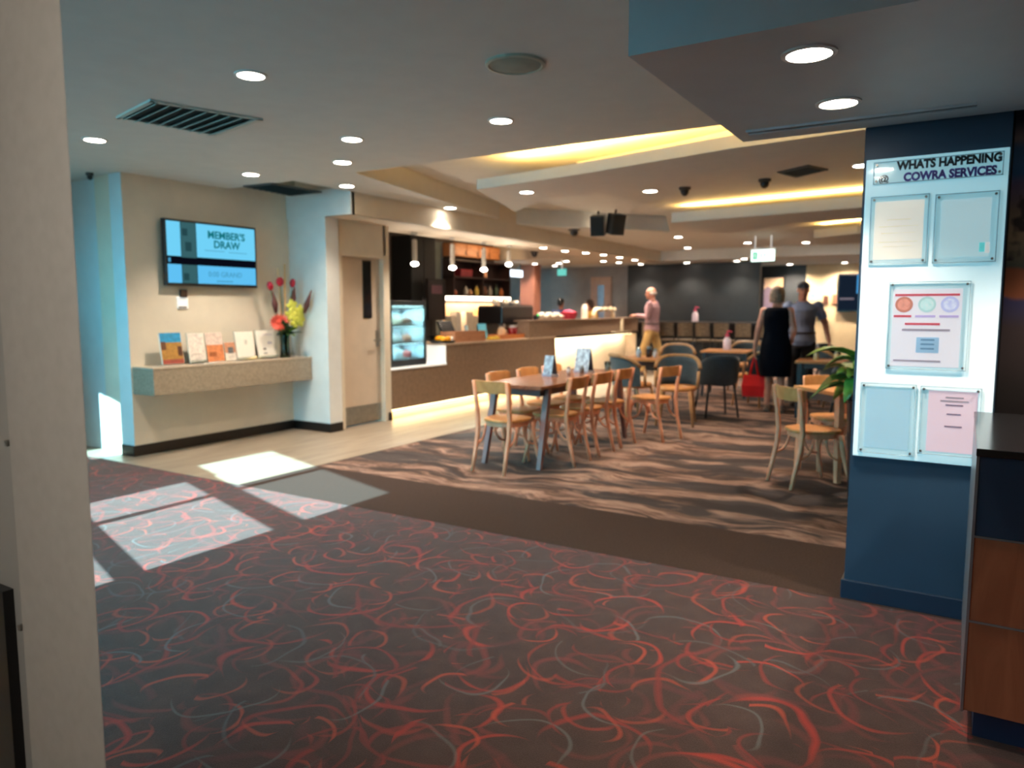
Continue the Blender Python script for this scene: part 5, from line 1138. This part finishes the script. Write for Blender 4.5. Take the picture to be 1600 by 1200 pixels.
wallpic('poster', 'tall collage poster of pale and orange pictures beyond the woman', 'poster', 1193, 432, 1224, 492, 18.7, patches('collage', [(150, 130, 150), (200, 170, 140), (70, 54, 56), (196, 150, 110), (120, 104, 120), (214, 196, 176)], 2.2), BLACK)
t = wallpic('television', 'far wall television with dark blue picture beside the notice board', 'television', 1311, 428, 1345, 487, 18.6, emis('far_tv', (20, 30, 44), 1.0), BLACK, 0.08)
MB().box(0.15, -0.088, -0.02, 0.32, -0.083, 0.40).build('screen_area', emis('far_tv_blue', (70, 150, 210), 1.0), t); MB().box(-0.2, -0.088, -0.16, 0.1, -0.083, -0.12).build('screen_area', emis('far_tv_grey', (120, 110, 120), 1.0), t)
wallpic('notice', 'small blue notice on the cream far wall', 'notice', 1265, 458, 1275, 467, 18.6, M('notice_blue', (110, 130, 170), 0.5, var=0.2), WHITE, 0.01)
wallpic('framed_print', 'small brown framed print on the cream far wall beside the blue notice', 'picture', 1287, 462, 1294, 476, 18.6, M('brown_print', (90, 52, 36), 0.5), M('brown_frame', (70, 40, 30), 0.4))
wallpic('framed_print', 'small terracotta framed print next to the far television', 'picture', 1301, 460, 1307, 475, 18.6, M('terracotta_print', (150, 96, 70), 0.5), M('tan_frame', (176, 130, 96), 0.4))
wallpic('dispenser', 'wall dispenser box on the cream far wall below the blue notice', 'dispenser', 1275, 483, 1283, 498, 18.6, M('dispenser_grey', (150, 124, 90), 0.4), M('dispenser_dark', (90, 70, 48), 0.4), 0.12)

# ================================================================ PEOPLE
SKIN = M('skin', (206, 146, 122), 0.5, var=0.06, scale=20); SKIN2 = M('skin_tan', (186, 120, 96), 0.5, var=0.06, scale=20)
EYE = M('eye_dark', (40, 28, 24), 0.3); LIP = M('lip', (150, 80, 76), 0.5)
def hand(mb, w, d, palm_n, s):
    """palm, four fingers and a thumb from wrist w along direction d; palm_n is where the palm looks"""
    w = Vector(w); d = Vector(d).normalized(); n = Vector(palm_n); n = (n - d*n.dot(d)).normalized(); side = d.cross(n)
    mb.tube([w, w+d*0.03*s, w+d*0.085*s], [0.026*s, 0.036*s, 0.040*s], 10, ry=[0.022*s, 0.016*s, 0.014*s], ref=side)
    for i, (L, o) in enumerate(((0.066, -0.030), (0.078, -0.010), (0.074, 0.010), (0.058, 0.029))):
        a = w+d*0.078*s+side*o*s; b = a+d*L*0.5*s+n*0.010*s; c = b+d*L*0.38*s+n*0.028*s
        mb.tube([a, b, c], [0.0105*s, 0.0095*s, 0.008*s], 7)
    a = w+d*0.025*s-side*0.028*s; mb.tube([a, a-side*0.028*s+d*0.028*s+n*0.012*s, a-side*0.032*s+d*0.062*s+n*0.026*s], [0.013*s, 0.011*s, 0.009*s], 7)
def limb(mb, pts, r): mb.tube(pts, r, 12); [mb.ell(p, (q, q, q), 10, 8) for p, q in zip(pts[1:-1], r[1:-1])]
def person(label, loc, rz, H, arms, legs, skin, female=False, top=None, bottom=None, dress=None, hair=None, hairstyle='short', shoes=None, turn=0.0, tilt=0.1, glove=True, vox=0.0075, bulk=1.0):
    """faces local -Y. arms/legs: dict L/R -> (elbow, wrist[, finger dir]) and (knee, ankle), metres for a 1.75 m figure"""
    s = H/1.75; t = thing('person', label, 'person', loc, rz); V = lambda p: Vector(p)*s
    sw = 0.175 if female else 0.195; hw = 0.095
    SH = {k: V((sg*sw, 0.0, 1.43)) for k, sg in (('L', 1), ('R', -1))}; HP = {k: V((sg*hw, 0, 0.90)) for k, sg in (('L', 1), ('R', -1))}
    B = MB()
    tz = [0.84, 0.92, 1.02, 1.12, 1.24, 1.36, 1.43, 1.475]; rx = [0.150, 0.168, 0.155, 0.140, 0.155, 0.172, 0.145, 0.07]; ry = [0.105, 0.118, 0.108, 0.100, 0.112, 0.115, 0.085, 0.06]
    if female: rx = [0.160, 0.178, 0.155, 0.130, 0.140, 0.152, 0.125, 0.06]
    rx = [v*bulk for v in rx]; ry = [v*bulk for v in ry]
    B.tube([V((0, 0.0, z)) for z in tz], [v*s for v in rx], 18, ry=[v*s for v in ry], ref=(1, 0, 0))
    Rh = Rz(turn) @ Rx(tilt); hc = V((0, -0.035, 1.635)); hb = lambda p: hc + Rh @ V(p)
    B.tube([V((0, 0.012, 1.42)), V((0, 0.0, 1.50)), hb((0, 0.02, -0.06))], [0.066*s, 0.056*s, 0.055*s], 12)
    B.ell(hb((0, 0.012, 0.025)), (0.074*s, 0.094*s, 0.092*s), 18, 12, Rh); B.ell(hb((0, -0.022, -0.045)), (0.058*s, 0.068*s, 0.072*s), 16, 10, Rh)
    B.tube([hb((0, -0.088, 0.022)), hb((0, -0.100, -0.012)), hb((0, -0.110, -0.026))], [0.009*s, 0.013*s, 0.015*s], 8)
    B.ell(hb((0, -0.080, -0.088)), (0.026*s, 0.018*s, 0.018*s), 10, 6, Rh); B.ell(hb((0, -0.086, -0.056)), (0.026*s, 0.012*s, 0.012*s), 10, 6, Rh); B.ell(hb((0, -0.082, 0.036)), (0.055*s, 0.014*s, 0.010*s), 10, 6, Rh)
    for sg in (-1, 1): B.ell(hb((sg*0.075, 0.012, -0.005)), (0.010*s, 0.020*s, 0.032*s), 8, 6, Rh)
    J = {}
    for k in 'LR':
        e, w = V(arms[k][0]), V(arms[k][1]); J[k] = (SH[k], e, w)
        limb(B, [SH[k]-Vector((0, 0, 0.01*s)), e, w], [0.050*s, 0.041*s, 0.027*s]); B.ell(SH[k]-Vector((0, 0, 0.015*s)), (0.056*s, 0.056*s, 0.058*s), 12, 8)
        fd = Vector(arms[k][2]) if len(arms[k]) > 2 else (w-e); pn = Vector(arms[k][3]) if len(arms[k]) > 3 else Vector((-1 if k == 'L' else 1, 0, 0)); hand(B, w, fd, pn, s)
        kn, an = V(legs[k][0]), V(legs[k][1]); J['leg'+k] = (HP[k], kn, an)
        limb(B, [HP[k], (HP[k]+kn)/2, kn, kn*0.6+an*0.4+Vector((0, 0.012*s, 0)), an], [0.088*s, 0.072*s, 0.054*s, 0.052*s, 0.034*s])
        B.tube([an+Vector((0, 0.03*s, -0.05*s)), an+Vector((0, -0.05*s, -0.045*s)), an+Vector((0, -0.17*s, -0.06*s))], [0.034*s, 0.036*s, 0.024*s], 10)
    bake(B, 'body', skin, vox, t)
    for sg in (-1, 1): MB().ell(hb((sg*0.031, -0.088, 0.014)), (0.012*s, 0.006*s, 0.007*s), 8, 6, Rh).build('eye', EYE, t, smooth=True)
    MB().ell(hb((0, -0.097, -0.056)), (0.022*s, 0.004*s, 0.006*s), 8, 6, Rh).build('mouth', LIP, t, smooth=True)
    g = 0.012*s
    if top:
        C_ = MB(); zz = tz[1:] if not dress else tz; i0 = 0
        C_.tube([V((0, 0, z)) for z in tz[:7]] + [V((0, 0.005, 1.462))], [v*s+g*1.6 for v in rx[:7]]+[0.082*s], 18, ry=[v*s+g*1.6 for v in ry[:7]]+[0.075*s], ref=(1, 0, 0))
        for k in 'LR':
            a, e, w = J[k]; end = e.lerp(w, 0.9) if top[1] == 'long' else a.lerp(e, 0.72)
            C_.ell(a-Vector((0, 0, 0.01*s)), (0.068*s, 0.068*s, 0.066*s), 12, 8)
            if top[1] == 'long': limb(C_, [a, e, end], [0.064*s, 0.054*s, 0.040*s])
            else: C_.tube([a, end], [0.066*s, 0.062*s], 12)
        bake(C_, 'shirt', top[0], vox, t)
        cl = MB(); cl.tube([V((0.075*math.cos(a), 0.066*math.sin(a)+0.002, 1.475-0.012*math.sin(-a))) for a in [2*PI*i/16 for i in range(17)]], 0.012*s, 6); cl.build('collar', top[0], t, smooth=True)
    if bottom:
        C_ = MB(); C_.tube([V((0, 0, z)) for z in (0.82, 0.92, 1.0, 1.04)], [0.168*s*bulk, 0.185*s*bulk, 0.172*s*bulk, 0.166*s*bulk], 18, ry=[0.122*s*bulk, 0.132*s*bulk, 0.125*s*bulk, 0.120*s*bulk], ref=(1, 0, 0))
        for k in 'LR':
            h, kn, an = J['leg'+k]; limb(C_, [h, (h+kn)/2, kn, an+Vector((0, 0, 0.01*s))], [0.102*s, 0.090*s, 0.076*s, 0.066*s])
        bake(C_, 'trousers', bottom, vox, t); 
        MB().tube([V((0.170*bulk*math.cos(a), 0.124*bulk*math.sin(a), 1.035)) for a in [2*PI*i/20 for i in range(21)]], 0.014*s, 6).build('belt', M('brown_belt', (60, 42, 34), 0.5), t, smooth=True)
    if dress:
        C_ = MB(); zz = [0.50, 0.62, 0.75, 0.86, 0.95, 1.05, 1.14, 1.24, 1.34, 1.43, 1.470]; dx = [0.190, 0.196, 0.202, 0.200, 0.192, 0.165, 0.152, 0.166, 0.168, 0.160, 0.118]; dy = [0.145, 0.148, 0.150, 0.150, 0.142, 0.128, 0.120, 0.132, 0.134, 0.118, 0.088]; dx = [v*1.08 for v in dx]; dy = [v*1.12 for v in dy]
        C_.tube([V((0, 0.0, z)) for z in zz], [v*s for v in dx], 24, ry=[v*s for v in dy], ref=(1, 0, 0)); bake(C_, 'dress', dress, vox, t, 2)
        MB().tube([V((0.194*math.cos(a), 0.148*math.sin(a), 0.505)) for a in [2*PI*i/24 for i in range(25)]], 0.008*s, 6).build('hem', dress, t, smooth=True)
    if hair:
        C_ = MB()
        if hairstyle == 'bob':
            C_.ell(hb((0, 0.022, 0.040)), (0.096*s, 0.108*s, 0.096*s), 18, 12, Rh); C_.ell(hb((0, 0.045, -0.035)), (0.092*s, 0.080*s, 0.090*s), 16, 10, Rh)
            for sg in (-1, 1): C_.ell(hb((sg*0.072, 0.0, -0.02)), (0.024*s, 0.052*s, 0.078*s), 10, 8, Rh)
            for i in range(9): a = -PI*0.05+PI*1.1*i/8; C_.tube([hb((0.085*math.cos(a), 0.035+0.07*math.sin(a), 0.02)), hb((0.088*math.cos(a), 0.04+0.078*math.sin(a), -0.105))], [0.022*s, 0.012*s], 7)
        elif hairstyle == 'fringe':
            for i in range(11): a = -0.15+ (PI+0.3)*i/10; C_.ell(hb((0.074*math.cos(a), 0.018+0.088*math.sin(a), -0.01)), (0.016*s, 0.016*s, 0.034*s), 8, 6, Rh)
            C_.ell(hb((0, 0.088, -0.015)), (0.055*s, 0.022*s, 0.042*s), 10, 8, Rh)
        elif hairstyle == 'cap':
            C_.ell(hb((0, 0.010, 0.062)), (0.085*s, 0.104*s, 0.066*s), 16, 10, Rh); C_.ell(hb((0, -0.11, 0.048)), (0.06*s, 0.055*s, 0.010*s), 12, 6, Rh)
        else:
            C_.ell(hb((0, 0.020, 0.045)), (0.084*s, 0.100*s, 0.082*s), 16, 10, Rh); C_.ell(hb((0, 0.055, -0.01)), (0.076*s, 0.060*s, 0.075*s), 14, 8, Rh)
        bake(C_, 'cap' if hairstyle == 'cap' else 'hair', hair, vox, t, 2)
    if shoes:
        for k in 'LR':
            an = J['leg'+k][2]; S = MB(); S.tube([an+Vector((0, 0.055*s, -0.055*s)), an+Vector((0, 0.0, -0.035*s)), an+Vector((0, -0.10*s, -0.055*s)), an+Vector((0, -0.19*s, -0.066*s))], [0.036*s, 0.044*s, 0.042*s, 0.026*s], 10)
            so = bake(S, 'shoe', shoes, vox, t, 2); fz = an.z-0.082*s
            MB().prism([(an.x+x*s, an.y+y*s) for x, y in ((-0.036, 0.085), (0.036, 0.085), (0.042, -0.10), (0.026, -0.20), (-0.026, -0.20), (-0.042, -0.10))], max(0.0, fz-0.004), fz+0.016).build('sole', BLACK, so)
    return t
STAND = {'L': ((0.10, -0.01, 0.49), (0.10, 0.02, 0.085)), 'R': ((-0.10, -0.01, 0.49), (-0.10, 0.02, 0.085))}
# woman in the sleeveless navy dress, back to us, bag in her left hand
WX, WY = -2.22, 10.55
person('woman seen from behind in a sleeveless navy dress holding a red bag', (WX, WY, 0), PI+0.10, 1.71,
       {'R': ((0.0-0.235, 0.04, 1.15), (-0.20, -0.10, 0.98), (0.25, -1, 0.1), (1, 0, 0)), 'L': ((0.245, 0.03, 1.14), (0.285, -0.02, 0.87), (0.02, -0.05, -1), (-1, 0, 0))},
       {'L': ((0.085, -0.03, 0.49), (0.09, 0.03, 0.085)), 'R': ((-0.085, -0.01, 0.49), (-0.10, 0.06, 0.085))},
       SKIN, True, None, None, M('navy_dress', (9, 11, 20), 0.9, spec=0.08, var=0.06, scale=30), M('ash_blonde_hair', (120, 100, 84), 0.6, var=0.25, scale=60), 'bob', M('pale_sandal', (150, 120, 104), 0.5), turn=-0.2, bulk=1.12)
# her bag (held, so a thing of its own)
cr, sr = math.cos(PI+0.10), math.sin(PI+0.10); hx, hy = 0.285*cr*0.977+0.03*sr, 0.285*sr*0.977-0.03*cr
bx_, by_, bz_ = WX+hx, WY+hy, 0.77
bag = thing('shopping_bag', 'bright red shopping bag hanging from the hand of the woman in navy', 'bag', (bx_, by_, 0), 0.1)
RB = M('red_bag', (238, 16, 22), 0.6, var=0.06)
MB().prism([(-0.14, -0.06), (0.14, -0.06), (0.14, 0.06), (-0.14, 0.06)], 0.19, 0.205).build('bottom', RB, bag)
m = MB(); m.strip([[(-0.135, -0.055, 0.19), (0.135, -0.055, 0.19), (0.135, 0.055, 0.19), (-0.135, 0.055, 0.19), (-0.135, -0.055, 0.19)], [(-0.155, -0.065, 0.34), (0.155, -0.065, 0.34), (0.155, 0.065, 0.34), (-0.155, 0.065, 0.34), (-0.155, -0.065, 0.34)], [(-0.135, -0.03, 0.49), (0.135, -0.03, 0.49), (0.135, 0.03, 0.49), (-0.135, 0.03, 0.49), (-0.135, -0.03, 0.49)]]); m.build('bag_body', RB, bag, solid=0.004)
for y in (-0.03, 0.03): MB().tube([(-0.06, y, 0.47), (-0.025, y*0.5, 0.66), (0, 0, bz_), (0.025, y*0.5, 0.66), (0.06, y, 0.47)], 0.012, 6, ry=0.004).build('strap', RB, bag, smooth=True)
# man in grey blue shirt beyond her, facing us
person('man in a grey blue T-shirt and cap facing the camera beyond the woman', (-2.05, 11.45, 0), 0.25, 1.80,
       {'R': ((-0.30, 0.02, 1.20), (-0.37, -0.20, 1.22), (-0.2, -1, 0.5), (1, 0, 0)), 'L': ((0.31, 0.05, 1.17), (0.36, -0.03, 0.92), (0.1, -0.2, -1), (-1, 0, 0))},
       STAND, SKIN2, False, (M('grey_blue_tee', (112, 122, 150), 0.8, var=0.06), 'short'), M('dark_trousers', (34, 32, 36), 0.8, var=0.06), None, M('dark_cap', (44, 44, 54), 0.7), 'cap', M('brown_shoe', (70, 48, 38), 0.5), turn=0.1, tilt=0.12, bulk=1.05)
# bald man at the end of the bar, facing the counter (towards -X)
person('bald man in a pink striped shirt and tan trousers leaning on the bar end', (-5.66, 14.85, 0), -PI/2+0.1, 1.86,
       {'R': ((-0.25, -0.04, 1.17), (-0.13, -0.30, 1.19), (0.2, -1, 0.1), (0, 0, -1)), 'L': ((0.25, -0.04, 1.17), (0.13, -0.29, 1.20), (-0.2, -1, 0.1), (0, 0, -1))},
       {'L': ((0.12, -0.14, 0.50), (0.12, -0.16, 0.085)), 'R': ((-0.12, 0.12, 0.48), (-0.12, 0.24, 0.085))},
       M('skin_fair', (226, 160, 134), 0.45, var=0.05, scale=20), False, (M('pink_striped_shirt', (160, 122, 126), 0.75, var=0.10, scale=60), 'long'), M('tan_trousers', (178, 142, 88), 0.8, var=0.06), None, M('grey_fringe', (190, 176, 166), 0.6, var=0.2), 'fringe', M('brown_shoe', (70, 48, 38), 0.5), turn=0.0, tilt=0.12, bulk=1.12)
SIT = {'L': ((0.11, -0.02, 0.49), (0.11, 0.02, 0.085)), 'R': ((-0.11, -0.02, 0.49), (-0.11, 0.02, 0.085))}
p = GY(877, 480, 15.9)
person('dark haired person in a blue top far behind the counter', (p.x, 15.9, 0), 0.3, 1.66,
       {'R': ((-0.26, 0.0, 1.16), (-0.16, -0.22, 1.10)), 'L': ((0.26, 0.0, 1.16), (0.16, -0.22, 1.10))}, SIT, SKIN2, False, (M('blue_top', (58, 76, 120), 0.8, var=0.1), 'long'), M('dark_trousers', (34, 32, 36), 0.8, var=0.06), None, M('black_hair', (22, 18, 18), 0.5), 'short', M('brown_shoe', (70, 48, 38), 0.5), vox=0.014, turn=PI*0.9)
p = GY(922, 480, 16.0)
person('brown haired person in a yellow top far behind the counter', (p.x, 16.0, 0), -0.4, 1.62,
       {'R': ((-0.26, 0.0, 1.16), (-0.16, -0.22, 1.10)), 'L': ((0.26, 0.0, 1.16), (0.16, -0.22, 1.10))}, SIT, SKIN2, True, (M('yellow_top', (190, 140, 50), 0.8, var=0.1), 'short'), M('dark_trousers', (34, 32, 36), 0.8, var=0.06), None, M('brown_hair', (66, 44, 34), 0.6), 'bob', M('brown_shoe', (70, 48, 38), 0.5), vox=0.014)
